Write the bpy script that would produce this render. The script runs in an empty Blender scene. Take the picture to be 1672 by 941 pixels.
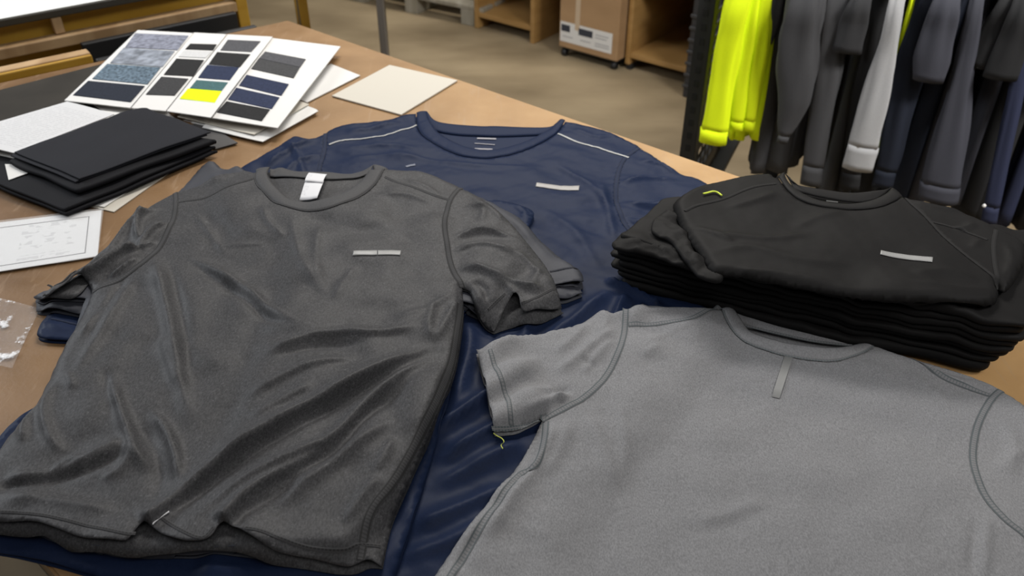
import bpy, bmesh, math, random
import numpy as np
from mathutils import Vector, geometry

C = bpy.context.scene.collection
sc = bpy.context.scene
TOP = 0.90                      # cutting table height
CZ = 1.66                       # eye height
PITCH = math.radians(36.0)
F = 1400.0

# ------------------------------------------------------------------ camera, light, exposure
cam = bpy.data.cameras.new('camera'); co = bpy.data.objects.new('camera', cam); C.objects.link(co)
co.location = (0, 0, CZ); co.rotation_euler = (math.radians(90) - PITCH, 0, 0)
cam.sensor_fit = 'HORIZONTAL'; cam.sensor_width = 36.0; cam.lens = 36.0 * F / 1672.0
cam.clip_start = 0.02; cam.clip_end = 60
cam.dof.use_dof = True; cam.dof.focus_distance = 1.12; cam.dof.aperture_fstop = 6.3
sc.camera = co
sc.view_settings.view_transform = 'Standard'; sc.view_settings.look = 'None'
sc.view_settings.exposure = -0.42; sc.view_settings.gamma = 1.0
sc.view_settings.use_curve_mapping = False
w = bpy.data.worlds.new('world'); sc.world = w; w.use_nodes = True
w.node_tree.nodes['Background'].inputs[0].default_value = (0.95, 0.97, 1.0, 1)
w.node_tree.nodes['Background'].inputs[1].default_value = 0.12

def area(name, loc, target, sx, sy, energy, col, spread=180):
    l = bpy.data.lights.new(name, 'AREA'); l.shape = 'RECTANGLE'; l.size = sx; l.size_y = sy
    l.energy = energy; l.color = col; l.spread = math.radians(spread)
    o = bpy.data.objects.new(name, l); C.objects.link(o); o.location = loc
    o.rotation_euler = (Vector(target) - Vector(loc)).to_track_quat('-Z', 'Y').to_euler()
    return o
area('window_light', (-3.0, 2.3, 2.2), (-0.1, 0.9, 0.9), 1.5, 0.9, 66, (0.90, 0.95, 1.0))
area('ceiling_and_fill_light', (-0.2, 2.7, 3.1), (0.0, 1.1, 0.9), 1.3, 0.4, 70, (1.0, 0.97, 0.93))
area('ceiling_and_fill_light', (2.0, 0.6, 2.9), (1.3, 2.3, 0.6), 0.9, 0.5, 33, (1.0, 0.98, 0.95), 80)  # unseen fill lamp, added to brighten the hanging shirts only
area('ceiling_and_fill_light', (0.9, -0.5, 3.3), (0.4, 1.1, 0.9), 2.4, 0.8, 34, (1.0, 0.98, 0.95))  # added soft fill above the camera, lifts the dark sides of the folds
area('ceiling_and_fill_light', (0.2, 5.0, 3.6), (0.0, 4.0, 0.0), 3.0, 0.8, 125, (1.0, 0.95, 0.86))

# ------------------------------------------------------------------ pixel rays and small tools
def ray(px, py):
    a = (px - 836.0) / F; b = -(py - 470.5) / F
    return np.array([a, math.cos(PITCH) + b * math.sin(PITCH), -math.sin(PITCH) + b * math.cos(PITCH)])
def at(px, py, z=TOP):
    d = ray(px, py); t = (z - CZ) / d[2]
    return np.array([d[0] * t, d[1] * t, z])
def on_y(px, py, Y):
    d = ray(px, py); t = Y / d[1]
    return np.array([d[0] * t, Y, CZ + d[2] * t])
def on_plane(px, py, p, n):
    d = ray(px, py); o = np.array([0, 0, CZ]); t = np.dot(np.array(p) - o, n) / np.dot(d, n)
    return o + d * t

def catmull(P, step, closed=False):
    P = np.array(P, float)
    if len(P) < 3: Q = P
    else:
        n = len(P); out = []
        for i in range(n if closed else n - 1):
            p1 = P[i]; p2 = P[(i + 1) % n]
            p0 = P[i - 1] if (closed or i > 0) else 2 * p1 - p2
            p3 = P[(i + 2) % n] if (closed or i + 2 < n) else 2 * p2 - p1
            for t in np.linspace(0, 1, 9)[:-1]:
                out.append(0.5 * ((2 * p1) + (-p0 + p2) * t + (2 * p0 - 5 * p1 + 4 * p2 - p3) * t * t + (-p0 + 3 * p1 - 3 * p2 + p3) * t ** 3))
        if not closed: out.append(P[-1])
        else: out.append(P[0])
        Q = np.array(out)
    return resample(Q, step)
def resample(Q, step=None, n=None):
    d = np.r_[0, np.cumsum(np.linalg.norm(np.diff(Q, axis=0), axis=1))]
    if n is None: n = max(2, int(round(d[-1] / step)) + 1)
    s = np.linspace(0, d[-1], n)
    return np.stack([np.interp(s, d, Q[:, k]) for k in range(Q.shape[1])], 1)
def seg(px, z, step=0.004):
    return catmull([at(p[0], p[1], z + (p[2] if len(p) > 2 else 0))[:2] for p in px], step)
def loop(*segs):
    out = []
    for s in segs:
        for p in s:
            if not out or np.hypot(*(p - out[-1])) > 0.0015: out.append(p)
    while np.hypot(*(out[0] - out[-1])) < 0.0015: out.pop()
    return np.array(out)
def inside(poly, X, Y):
    r = np.zeros(X.shape, bool); n = len(poly)
    for i in range(n):
        x1, y1 = poly[i]; x2, y2 = poly[(i + 1) % n]
        if y1 == y2: continue
        c = ((y1 > Y) != (y2 > Y)) & (X < (x2 - x1) * (Y - y1) / (y2 - y1) + x1)
        r ^= c
    return r

# ------------------------------------------------------------------ the height of everything lying on the table
GAIN = 1.3; WS = 0.62; RES = 0.003; GX0, GY0, GX1, GY1 = -1.30, 0.20, 1.25, 2.30
gx = np.arange(GX0, GX1, RES); gy = np.arange(GY0, GY1, RES)
XX, YY = np.meshgrid(gx, gy)
H = np.zeros_like(XX)
def sample(Z, P):
    P = np.asarray(P); u = np.clip((P[:, 0] - GX0) / RES, 0, len(gx) - 1.001); v = np.clip((P[:, 1] - GY0) / RES, 0, len(gy) - 1.001)
    i = u.astype(int); j = v.astype(int); fu = u - i; fv = v - j
    return (Z[j, i] * (1 - fu) + Z[j, i + 1] * fu) * (1 - fv) + (Z[j + 1, i] * (1 - fu) + Z[j + 1, i + 1] * fu) * fv
def shifts(Z, r, fn):
    A = Z.copy()
    for ax in (0, 1):
        B = A.copy(); acc = A.copy() if fn == 'max' else A * 0
        for k in range(-r, r + 1):
            S = np.roll(B, k, ax)
            acc = np.maximum(acc, S) if fn == 'max' else acc + S
        A = acc if fn == 'max' else acc / (2 * r + 1)
    return A
def drape(Z, r): return shifts(shifts(Z, r, 'max'), r, 'mean')
def box(P, R):
    i0 = max(0, int((P[:, 0].min() - R - GX0) / RES)); i1 = min(len(gx), int((P[:, 0].max() + R - GX0) / RES) + 2)
    j0 = max(0, int((P[:, 1].min() - R - GY0) / RES)); j1 = min(len(gy), int((P[:, 1].max() + R - GY0) / RES) + 2)
    return slice(j0, max(j1, j0)), slice(i0, max(i1, i0))
def near(P, R):
    """distance, side and parameter of the nearest point of a polyline, inside its box"""
    s = box(P, R); X = XX[s]; Y = YY[s]
    D = np.full(X.shape, 9.0); S = np.ones(X.shape); T = np.zeros(X.shape)
    L = np.r_[0, np.cumsum(np.linalg.norm(np.diff(P, axis=0), axis=1))]
    for i in range(len(P) - 1):
        a = P[i]; b = P[i + 1]; e = b - a; l2 = e @ e
        if l2 == 0: continue
        t = np.clip(((X - a[0]) * e[0] + (Y - a[1]) * e[1]) / l2, 0, 1)
        dx = X - a[0] - t * e[0]; dy = Y - a[1] - t * e[1]; d = np.hypot(dx, dy)
        m = d < D
        D[m] = d[m]; S[m] = np.sign(e[0] * dy - e[1] * dx)[m]; T[m] = ((L[i] + t * (L[i + 1] - L[i])) / L[-1])[m]
    return s, D, S, T
def wrinkle(Z, px, z, amp, wl, wr=None, t0=0.25, t1=0.25):
    """ridge (amp > 0) or valley along a traced crease; wl / wr are the widths left and right of its direction, in mm"""
    wr = wl if wr is None else wr
    if wl > wr and px[-1][0] < px[0][0] - 0.7 * abs(px[-1][1] - px[0][1]): wl, wr = wr, wl   # steep side faces the near edge
    wl *= WS; wr *= WS
    P = seg(px, z, 0.012); R = 2.6 * max(wl, wr) * 1e-3
    s, D, S, T = near(P, R)
    if D.size == 0: return
    W = np.where(S >= 0, wl, wr) * 1e-3
    tp = np.clip(np.where(T < t0, T / max(t0, 1e-6), 1), 0, 1) * np.clip(np.where(T > 1 - t1, (1 - T) / max(t1, 1e-6), 1), 0, 1)
    tp = tp * tp * (3 - 2 * tp)
    Z[s] += GAIN * amp * 1e-3 * np.exp(-(D / W) ** 1.5) * tp
def noise(seed, amp, lam, n=26):
    r = np.random.RandomState(seed); A = np.zeros_like(XX)
    for _ in range(n):
        th = r.uniform(0, 2 * np.pi); k = 2 * np.pi / (lam * r.uniform(0.6, 1.7))
        A += np.sin(k * (math.cos(th) * XX + math.sin(th) * YY) + r.uniform(0, 6.28))
    return A * amp / math.sqrt(n / 2)
def edge_profile(closed, R):
    """1 well inside, falling round to 0 on the folded edges"""
    E = np.ones_like(XX)
    for P in closed:
        s, D, S, T = near(P, R * 1.3)
        q = np.clip(D / R, 0, 1)
        E[s] = np.minimum(E[s], np.clip(1 - (1 - q) ** 2, 0, 1) ** 0.75)
    return E

# ------------------------------------------------------------------ objects
def thing(name, label, cat, loc, group=None):
    o = bpy.data.objects.new(name, None); C.objects.link(o); o.location = loc; o.empty_display_size = 0.05
    o['label'] = label; o['category'] = cat
    if group: o['group'] = group
    return o
def tag(o, label, cat, group=None):
    o['label'] = label; o['category'] = cat
    if group: o['group'] = group
    return o
def link(name, me, mat, parent=None, smooth=True, origin=None):
    """world-space mesh data -> ONE object under its thing"""
    o = bpy.data.objects.new(name, me); C.objects.link(o)
    if mat: me.materials.append(mat)
    if smooth:
        me.polygons.foreach_set('use_smooth', [True] * len(me.polygons))
    off = None
    if parent:
        o.parent = parent; off = Vector((0, 0, 0)); q = parent
        while q: off += q.location; q = q.parent
    elif origin is not None:
        off = Vector(origin); o.location = off
    if off is not None:
        from mathutils import Matrix
        me.transform(Matrix.Translation(-off))
    me.update()
    return o
def from_data(name, verts, faces, mat, parent=None, smooth=True, origin=None, uv=None):
    me = bpy.data.meshes.new(name); me.from_pydata([tuple(map(float, v)) for v in verts], [], faces)
    if uv is not None:
        l = me.uv_layers.new(name='UVMap')
        for lp in me.loops: l.data[lp.index].uv = uv[lp.vertex_index]
    return link(name, me, mat, parent, smooth, origin)
def solid(o, t, offset=-1):
    m = o.modifiers.new('thickness', 'SOLIDIFY'); m.thickness = t; m.offset = offset; m.use_even_offset = False
    return o
def tri(poly, step, want=False, jit=0.15, seed=1):
    """triangles filling a polygon with a fine even grid inside"""
    poly = np.asarray(poly); r = np.random.RandomState(seed)
    x0, y0 = poly.min(0); x1, y1 = poly.max(0)
    xs = np.arange(x0, x1, step); ys = np.arange(y0, y1, step * 0.866)
    X, Y = np.meshgrid(xs, ys); X = X + (np.arange(len(ys)) % 2)[:, None] * step * 0.5
    X = X + r.uniform(-jit, jit, X.shape) * step; Y = Y + r.uniform(-jit, jit, Y.shape) * step
    m = inside(poly, X, Y); P = np.stack([X[m], Y[m]], 1)
    keep = np.ones(len(P), bool)
    for a in poly:
        keep &= (np.abs(P[:, 0] - a[0]) > step * 0.55) | (np.abs(P[:, 1] - a[1]) > step * 0.55)
    P = P[keep]
    V = np.vstack([poly, P]); n = len(poly)
    vs, es, fs, ov, *_ = geometry.delaunay_2d_cdt([Vector(v) for v in V], [(i, (i + 1) % n) for i in range(n)], [], 1, 1e-6)
    vs = np.array([tuple(v) for v in vs]); out = []
    for f in fs:
        a, b, c = (vs[k] for k in f)
        out.append(tuple(f) if (b[0] - a[0]) * (c[1] - a[1]) - (b[1] - a[1]) * (c[0] - a[0]) > 0 else (f[0], f[2], f[1]))
    return (vs, out, [min(o) if len(o) and min(o) < n else -1 for o in ov]) if want else (vs, out)
def sheet_on(name, poly, Z, mat, parent, step=0.005, thick=0.0012, lift=0.0):
    vs, fs = tri(poly, step)
    z = sample(Z, vs) + TOP + lift
    o = from_data(name, np.c_[vs, z], fs, mat, parent)
    return solid(o, thick)
def project(px, Z, z0, lift=0.0, step=0.003):
    """traced pixels -> points lying on the surface Z"""
    out = []
    for p in px:
        z = z0
        for _ in range(5):
            q = at(p[0], p[1], z); z = TOP + float(sample(Z, [q[:2]])[0])
        q = at(p[0], p[1], z); out.append(q[:2])
    P = catmull(out, step)
    return P
def strip(name, P, Z, width, mat, parent, lift=0.0006, bulge=0.0006, nu=5, vscale=1.0, thick=0.0):
    """narrow band lying along P (seams, piping, printed bars)"""
    t = np.gradient(P, axis=0); t /= np.linalg.norm(t, axis=1)[:, None] + 1e-9
    nrm = np.stack([-t[:, 1], t[:, 0]], 1)
    V = []; UV = []; Fc = []
    L = np.r_[0, np.cumsum(np.linalg.norm(np.diff(P, axis=0), axis=1))]
    for k in range(nu):
        u = k / (nu - 1); q = P + nrm * (u - 0.5) * width
        z = sample(Z, q) + TOP + lift + bulge * math.sin(math.pi * u)
        V.append(np.c_[q, z]); UV += [(u, l * 100 * vscale) for l in L]
    V = np.vstack(V); n = len(P)
    for k in range(nu - 1):
        for i in range(n - 1):
            Fc.append((k * n + i, k * n + i + 1, (k + 1) * n + i + 1, (k + 1) * n + i))
    o = from_data(name, V, [tuple(reversed(f)) for f in Fc], mat, parent, uv=UV)
    if thick: solid(o, thick)
    return o
def band(name, A, B, za, zb, mat, parent, bulge=0.002, nu=7, thick=0.0014):
    """cloth band between two edges (collar ribs)"""
    n = max(len(A), len(B), 40); A = resample(A, n=n); B = resample(B, n=n)
    za = np.interp(np.linspace(0, 1, n), np.linspace(0, 1, len(za)), za); zb = np.interp(np.linspace(0, 1, n), np.linspace(0, 1, len(zb)), zb)
    V = []; Fc = []; UV = []
    L = np.r_[0, np.cumsum(np.linalg.norm(np.diff(A, axis=0), axis=1))]
    for k in range(nu):
        u = k / (nu - 1); q = A * (1 - u) + B * u
        z = za * (1 - u) + zb * u + bulge * math.sin(math.pi * u) ** 0.7 + TOP
        V.append(np.c_[q, z]); UV += [(u, l * 100) for l in L]
    V = np.vstack(V)
    for k in range(nu - 1):
        for i in range(n - 1): Fc.append((k * n + i, k * n + i + 1, (k + 1) * n + i + 1, (k + 1) * n + i))
    f0 = Fc[len(Fc) // 2]; a, b, c = V[f0[0]], V[f0[1]], V[f0[2]]
    if np.cross(b - a, c - a)[2] < 0: Fc = [tuple(reversed(f)) for f in Fc]
    return solid(from_data(name, V, Fc, mat, parent, uv=UV), thick)
def cord(name, pts, r, mat, parent=None, K=6, origin=None):
    P = catmull(pts, 0.002); V = []; Fc = []
    for i, p in enumerate(P):
        t = P[min(i + 1, len(P) - 1)] - P[max(i - 1, 0)]; sd = np.array([-t[1], t[0], 0]); sd /= np.linalg.norm(sd) + 1e-9
        for k in range(K): V.append(p + (sd * math.cos(2 * math.pi * k / K) + np.array([0, 0, math.sin(2 * math.pi * k / K)])) * r)
    n = len(P)
    for i in range(n - 1):
        for k in range(K): Fc.append((i * K + k, i * K + (k + 1) % K, (i + 1) * K + (k + 1) % K, (i + 1) * K + k))
    Fc += [tuple(reversed(range(K))), tuple((n - 1) * K + k for k in range(K))]
    return from_data(name, V, Fc, mat, parent, True, origin)
def quadbox(name, corners, t, mat, parent=None, origin=None, n=1, bend=None, smooth=False, uvq=True):
    """thin board or paper: four top corners (any heights), thickness t downwards, optional bend(u, v) in metres"""
    c = [np.array(p, float) for p in corners]; V = []; UV = []
    for j in range(n + 1):
        for i in range(n + 1):
            u = i / n; v = j / n
            p = (c[0] * (1 - u) + c[1] * u) * (1 - v) + (c[3] * (1 - u) + c[2] * u) * v
            if bend: p = p + np.array([0, 0, bend(u, v)])
            V.append(p); UV.append((u, 1 - v))
    m = len(V); V2 = [p - np.array([0, 0, t]) for p in V]; Fc = []
    idx = lambda i, j: j * (n + 1) + i
    for j in range(n):
        for i in range(n):
            q = (idx(i, j), idx(i, j + 1), idx(i + 1, j + 1), idx(i + 1, j)); Fc += [q, tuple(m + k for k in reversed(q))]
    for i in range(n):
        for (a, b) in ((idx(i, 0), idx(i + 1, 0)), (idx(i + 1, n), idx(i, n)), (idx(0, i + 1), idx(0, i)), (idx(n, i), idx(n, i + 1))):
            Fc.append((a, b, m + b, m + a))
    a, b, d = V[0], V[idx(0, n)], V[idx(n, n)]
    if np.cross(np.array(b) - a, np.array(d) - a)[2] < 0: Fc = [tuple(reversed(f)) for f in Fc]
    return from_data(name, V + V2, Fc, mat, parent, smooth, origin, uv=UV + UV)
def slab(name, poly, zb, t, mat, parent=None, step=0.012, origin=None):
    """soft folded cloth: rounded rim, top and bottom following the height function zb(P), thickness t (or function)"""
    poly = np.asarray(poly)
    if 0.5 * np.sum(poly[:, 0] * np.roll(poly[:, 1], -1) - poly[:, 1] * np.roll(poly[:, 0], -1)) < 0: poly = poly[::-1]
    tg = np.roll(poly, -1, 0) - np.roll(poly, 1, 0); tg /= np.linalg.norm(tg, axis=1)[:, None] + 1e-9
    inn = np.stack([-tg[:, 1], tg[:, 0]], 1); n = len(poly)
    tf = t if callable(t) else (lambda P: np.full(len(P), t))
    rings = []; K = 7
    for k in range(K + 1):
        th = -math.pi / 2 + math.pi * k / K
        tt = tf(poly); q = poly + inn * (tt / 2 * (1 - math.cos(th)))[:, None]
        z = zb(poly) + tt / 2 + tt / 2 * math.sin(th); rings.append(np.c_[q, z])
    V = list(np.vstack(rings)); Fc = []
    for k in range(K):
        for i in range(n):
            j = (i + 1) % n; Fc.append((k * n + i, k * n + j, (k + 1) * n + j, (k + 1) * n + i))
    Fc.append(tuple(reversed(range(n))))
    topl = rings[-1][:, :2]; vs, fs, ov = tri(topl, step, True)
    base = len(V)
    zz = zb(vs) + tf(vs)
    for i, p in enumerate(vs): V.append((p[0], p[1], zz[i]))
    mp = lambda i: (K * n + ov[i]) if ov[i] >= 0 else base + i
    for f in fs: Fc.append(tuple(mp(i) for i in f))
    o = from_data(name, V, Fc, mat, parent, True, origin)
    bm = bmesh.new(); bm.from_mesh(o.data); bmesh.ops.delete(bm, geom=[v for v in bm.verts if not v.link_faces], context='VERTS'); bm.to_mesh(o.data); bm.free()
    return o
def boxmesh(bm, c, size, ax=(1, 0, 0), ay=(0, 1, 0), bev=0.0):
    ax = np.array(ax, float); ay = np.array(ay, float); az = np.cross(ax, ay); vs = []
    for sz in (-.5, .5):
        for sx, sy in ((-.5, -.5), (.5, -.5), (.5, .5), (-.5, .5)):
            vs.append(bm.verts.new(tuple(np.array(c) + ax * sx * size[0] + ay * sy * size[1] + az * sz * size[2])))
    fs = [bm.faces.new([vs[i] for i in f]) for f in ((3, 2, 1, 0), (4, 5, 6, 7), (0, 1, 5, 4), (1, 2, 6, 5), (2, 3, 7, 6), (3, 0, 4, 7))]
    if bev: bmesh.ops.bevel(bm, geom=list({e for f in fs for e in f.edges}), offset=bev, segments=2, affect='EDGES', profile=0.5)
def bmobj(name, bm, mat, parent=None, smooth=False, origin=None):
    bmesh.ops.recalc_face_normals(bm, faces=bm.faces)
    me = bpy.data.meshes.new(name); bm.to_mesh(me); bm.free(); return link(name, me, mat, parent, smooth, origin)
def bx(name, c, size, mat, parent=None, ax=(1, 0, 0), ay=(0, 1, 0), bev=0.002, origin=None):
    bm = bmesh.new(); boxmesh(bm, c, size, ax, ay, bev); return bmobj(name, bm, mat, parent, False, origin)

# ------------------------------------------------------------------ materials
def mat(name, col, rough=0.7, metal=0.0, spec=0.5, sheen=0.0):
    m = bpy.data.materials.new(name); m.use_nodes = True; b = m.node_tree.nodes['Principled BSDF']
    b.inputs['Base Color'].default_value = (*col, 1); b.inputs['Roughness'].default_value = rough; b.inputs['Metallic'].default_value = metal
    b.inputs['Specular IOR Level'].default_value = spec
    if sheen:
        b.inputs['Sheen Weight'].default_value = sheen; b.inputs['Sheen Roughness'].default_value = 0.5
    m.diffuse_color = (*col, 1)
    return m
def nodes(m): return m.node_tree.nodes, m.node_tree.links, m.node_tree.nodes['Principled BSDF']
def noisy(m, c1, c2, scale, detail=4, stretch=None, lo=0.35, hi=0.65, bump=0.0, bscale=None, bdist=0.001):
    N, Lk, b = nodes(m); tc = N.new('ShaderNodeTexCoord'); mp = N.new('ShaderNodeMapping')
    Lk.new(tc.outputs['Object'], mp.inputs['Vector'])
    if stretch: mp.inputs['Scale'].default_value = stretch
    n = N.new('ShaderNodeTexNoise'); n.inputs['Scale'].default_value = scale; n.inputs['Detail'].default_value = detail
    Lk.new(mp.outputs[0], n.inputs['Vector'])
    r = N.new('ShaderNodeValToRGB'); r.color_ramp.elements[0].position = lo; r.color_ramp.elements[1].position = hi
    r.color_ramp.elements[0].color = (*c1, 1); r.color_ramp.elements[1].color = (*c2, 1)
    Lk.new(n.outputs['Fac'], r.inputs['Fac']); Lk.new(r.outputs['Color'], b.inputs['Base Color'])
    if bump:
        n2 = N.new('ShaderNodeTexNoise'); n2.inputs['Scale'].default_value = bscale or scale; n2.inputs['Detail'].default_value = 3
        Lk.new(mp.outputs[0], n2.inputs['Vector'])
        bp = N.new('ShaderNodeBump'); bp.inputs['Strength'].default_value = bump; bp.inputs['Distance'].default_value = bdist
        Lk.new(n2.outputs['Fac'], bp.inputs['Height']); Lk.new(bp.outputs['Normal'], b.inputs['Normal'])
    return m, r
def cloth(name, c, var=0.15, fleck=None, rough=0.75, spec=0.3, sheen=0.0, fine=520, bump=0.25):
    sheen = 0.0
    """knit: fine two-tone yarn, optional pale flecks, soft sheen"""
    m = mat(name, c, rough, 0, spec, sheen); c = np.array(c)
    m, r = noisy(m, tuple(c * (1 - var)), tuple(c * (1 + var)), fine, 3, (1, 0.45, 1), 0.3, 0.7, bump, 900, 0.0004)
    if fleck is not None:
        N, Lk, b = nodes(m); tc = N.new('ShaderNodeTexCoord'); n = N.new('ShaderNodeTexNoise'); n.inputs['Scale'].default_value = 330
        n.inputs['Detail'].default_value = 1; n.inputs['Distortion'].default_value = 1.2; Lk.new(tc.outputs['Object'], n.inputs['Vector'])
        rr = N.new('ShaderNodeValToRGB'); rr.color_ramp.elements[0].position = 0.62; rr.color_ramp.elements[1].position = 0.72
        rr.color_ramp.elements[0].color = (0, 0, 0, 1); rr.color_ramp.elements[1].color = (0.34, 0.34, 0.34, 1); Lk.new(n.outputs['Fac'], rr.inputs['Fac'])
        mx = N.new('ShaderNodeMix'); mx.data_type = 'RGBA'; Lk.new(rr.outputs['Color'], mx.inputs['Factor'])
        Lk.new(r.outputs['Color'], mx.inputs['A']); mx.inputs['B'].default_value = (*fleck, 1); Lk.new(mx.outputs['Result'], b.inputs['Base Color'])
    return m
def seam_mat(name, c, dark, lines=(0.12, 0.88), lw=0.10, ladder=True, rough=0.8):
    """stitched seam: dark thread lines along the band, ladder stitches between them"""
    m = mat(name, c, rough, 0, 0.25); N, Lk, b = nodes(m)
    uv = N.new('ShaderNodeUVMap'); sp = N.new('ShaderNodeSeparateXYZ'); Lk.new(uv.outputs[0], sp.inputs[0])
    def mth(op, a, bb=None):
        k = N.new('ShaderNodeMath'); k.operation = op
        for i, q in enumerate((a, bb)):
            if q is None: continue
            if isinstance(q, (int, float)): k.inputs[i].default_value = q
            else: Lk.new(q, k.inputs[i])
        return k.outputs[0]
    acc = None
    for u0 in lines:
        l = mth('LESS_THAN', mth('ABSOLUTE', mth('SUBTRACT', sp.outputs[0], u0)), lw)
        acc = l if acc is None else mth('MAXIMUM', acc, l)
    saw = mth('FRACT', mth('MULTIPLY', sp.outputs[1], 2.6))
    if ladder:
        acc = mth('MAXIMUM', mth('MULTIPLY', acc, 0.75), mth('MULTIPLY', mth('LESS_THAN', saw, 0.35), 0.45))
    else:
        acc = mth('MULTIPLY', acc, mth('ADD', mth('MULTIPLY', mth('LESS_THAN', saw, 0.6), 0.45), 0.35))
    mx = N.new('ShaderNodeMix'); mx.data_type = 'RGBA'; Lk.new(acc, mx.inputs['Factor'])
    mx.inputs['A'].default_value = (*c, 1); mx.inputs['B'].default_value = (*dark, 1); Lk.new(mx.outputs['Result'], b.inputs['Base Color'])
    return m
def text_mat(name, paper, ink, rows, cols, x0=0.08, x1=0.92, y0=0.1, y1=0.9, thr=0.5, strength=0.7, rough=0.6, lw=0.45):
    """rows of unreadable small print on paper"""
    m = mat(name, paper, rough); N, Lk, b = nodes(m)
    uv = N.new('ShaderNodeUVMap'); sp = N.new('ShaderNodeSeparateXYZ'); Lk.new(uv.outputs[0], sp.inputs[0])
    def mth(op, a, bb=None):
        k = N.new('ShaderNodeMath'); k.operation = op
        for i, q in enumerate((a, bb)):
            if q is None: continue
            if isinstance(q, (int, float)): k.inputs[i].default_value = q
            else: Lk.new(q, k.inputs[i])
        return k.outputs[0]
    row = mth('LESS_THAN', mth('FRACT', mth('MULTIPLY', sp.outputs[1], rows)), lw)
    mp = N.new('ShaderNodeMapping'); mp.inputs['Scale'].default_value = (cols, rows * 0.9, 1); Lk.new(uv.outputs[0], mp.inputs[0])
    n = N.new('ShaderNodeTexNoise'); n.inputs['Scale'].default_value = 1.0; n.inputs['Detail'].default_value = 2; Lk.new(mp.outputs[0], n.inputs['Vector'])
    acc = mth('MULTIPLY', row, mth('GREATER_THAN', n.outputs['Fac'], thr))
    for o, op, v in ((0, 'GREATER_THAN', x0), (0, 'LESS_THAN', x1), (1, 'GREATER_THAN', y0), (1, 'LESS_THAN', y1)):
        acc = mth('MULTIPLY', acc, mth(op, sp.outputs[o], v))
    acc = mth('MULTIPLY', acc, strength)
    mx = N.new('ShaderNodeMix'); mx.data_type = 'RGBA'; Lk.new(acc, mx.inputs['Factor'])
    mx.inputs['A'].default_value = (*paper, 1); mx.inputs['B'].default_value = (*ink, 1); Lk.new(mx.outputs['Result'], b.inputs['Base Color'])
    return m

M = {}
M['charcoal'] = cloth('charcoal_heather', (0.047, 0.0465, 0.049), 0.35, (0.14, 0.14, 0.145), 0.56, 0.16)
M['charcoal_rib'] = cloth('charcoal_rib', (0.048, 0.0475, 0.050), 0.18, None, 0.7, 0.3, 0.2, 700)
M['charcoal_seam'] = seam_mat('charcoal_seam', (0.048, 0.0475, 0.050), (0.011, 0.011, 0.011), (0.14, 0.86), 0.10)
M['charcoal_stitch'] = seam_mat('charcoal_stitch', (0.048, 0.0475, 0.050), (0.010, 0.010, 0.010), (0.5,), 0.18, False)
M['grey'] = cloth('grey_heather', (0.196, 0.196, 0.203), 0.24, None, 0.85, 0.2, 0.15, 800)
M['grey_rib'] = cloth('grey_rib', (0.200, 0.200, 0.207), 0.18, None, 0.85, 0.2, 0.15, 600)
M['grey_seam'] = seam_mat('grey_seam', (0.172, 0.172, 0.178), (0.055, 0.07, 0.075))
M['grey_stitch'] = seam_mat('grey_stitch', (0.182, 0.182, 0.188), (0.06, 0.08, 0.085), (0.2, 0.8), 0.16, False)
M['navy'] = cloth('navy_jersey', (0.0105, 0.0178, 0.045), 0.10, None, 0.5, 0.07, 0.25, 800, 0.12)
M['navy_rib'] = cloth('navy_rib', (0.0112, 0.0185, 0.046), 0.10, None, 0.55, 0.07, 0.25, 800, 0.12)
M['navy_seam'] = seam_mat('navy_seam', (0.009, 0.0155, 0.040), (0.005, 0.008, 0.02), (0.12, 0.88), 0.08, False)
M['slate'] = cloth('slate_jersey', (0.032, 0.034, 0.044), 0.12, None, 0.65, 0.35, 0.2, 800, 0.12)
M['slate_seam'] = seam_mat('slate_seam', (0.032, 0.034, 0.044), (0.010, 0.010, 0.014), (0.2, 0.8), 0.14, False)
M['black'] = cloth('black_jersey', (0.0095, 0.009, 0.009), 0.12, None, 0.62, 0.10, 0.18, 800, 0.12)
M['black_rib'] = cloth('black_rib', (0.0098, 0.0093, 0.0093), 0.10, None, 0.65, 0.14, 0.18, 800, 0.12)
M['black_seam'] = seam_mat('black_seam', (0.0118, 0.011, 0.011), (0.005, 0.005, 0.005), (0.2, 0.8), 0.16, False)
M['reflect'] = mat('reflective_tape', (0.25, 0.25, 0.245), 0.42, 0.0, 0.5)
M['reflect_navy'] = mat('reflective_tape_pale', (0.32, 0.305, 0.29), 0.45)
M['piping'] = mat('reflective_piping', (0.36, 0.36, 0.345), 0.45)
M['lime_piping'] = mat('lime_piping', (0.62, 0.74, 0.06), 0.6)
M['label_white'] = text_mat('satin_label', (0.66, 0.66, 0.68), (0.35, 0.35, 0.38), 5, 9, 0.2, 0.8, 0.1, 0.9, 0.5, 0.6)
M['print_grey'] = mat('neck_print', (0.26, 0.25, 0.27), 0.6)
M['print_dark'] = mat('neck_print_dark', (0.05, 0.05, 0.05), 0.6)
M['paper'] = mat('white_paper', (0.66, 0.65, 0.63), 0.75, 0, 0.25)
M['card'] = mat('white_card', (0.68, 0.67, 0.655), 0.7, 0, 0.25)
M['cream'] = mat('cream_board', (0.53, 0.495, 0.43), 0.75, 0, 0.25)

# ------------------------------------------------------------------ the setting
fm = mat('concrete_floor', (0.2, 0.15, 0.09), 0.55, 0, 0.4)
noisy(fm, (0.185, 0.138, 0.080), (0.34, 0.265, 0.165), 1.7, 7, (1, 2.2, 1), 0.3, 0.7)
bm = bmesh.new(); boxmesh(bm, (0.5, 4.0, -0.05), (14, 14, 0.1)); fl = bmobj('floor', bm, fm); fl['kind'] = 'structure'
bm = bmesh.new(); boxmesh(bm, (0.5, 9.0, 2.2), (14, 0.2, 4.4)); wl = bmobj('wall_back', bm, mat('painted_wall', (0.45, 0.43, 0.40), 0.9)); wl['kind'] = 'structure'

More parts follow.
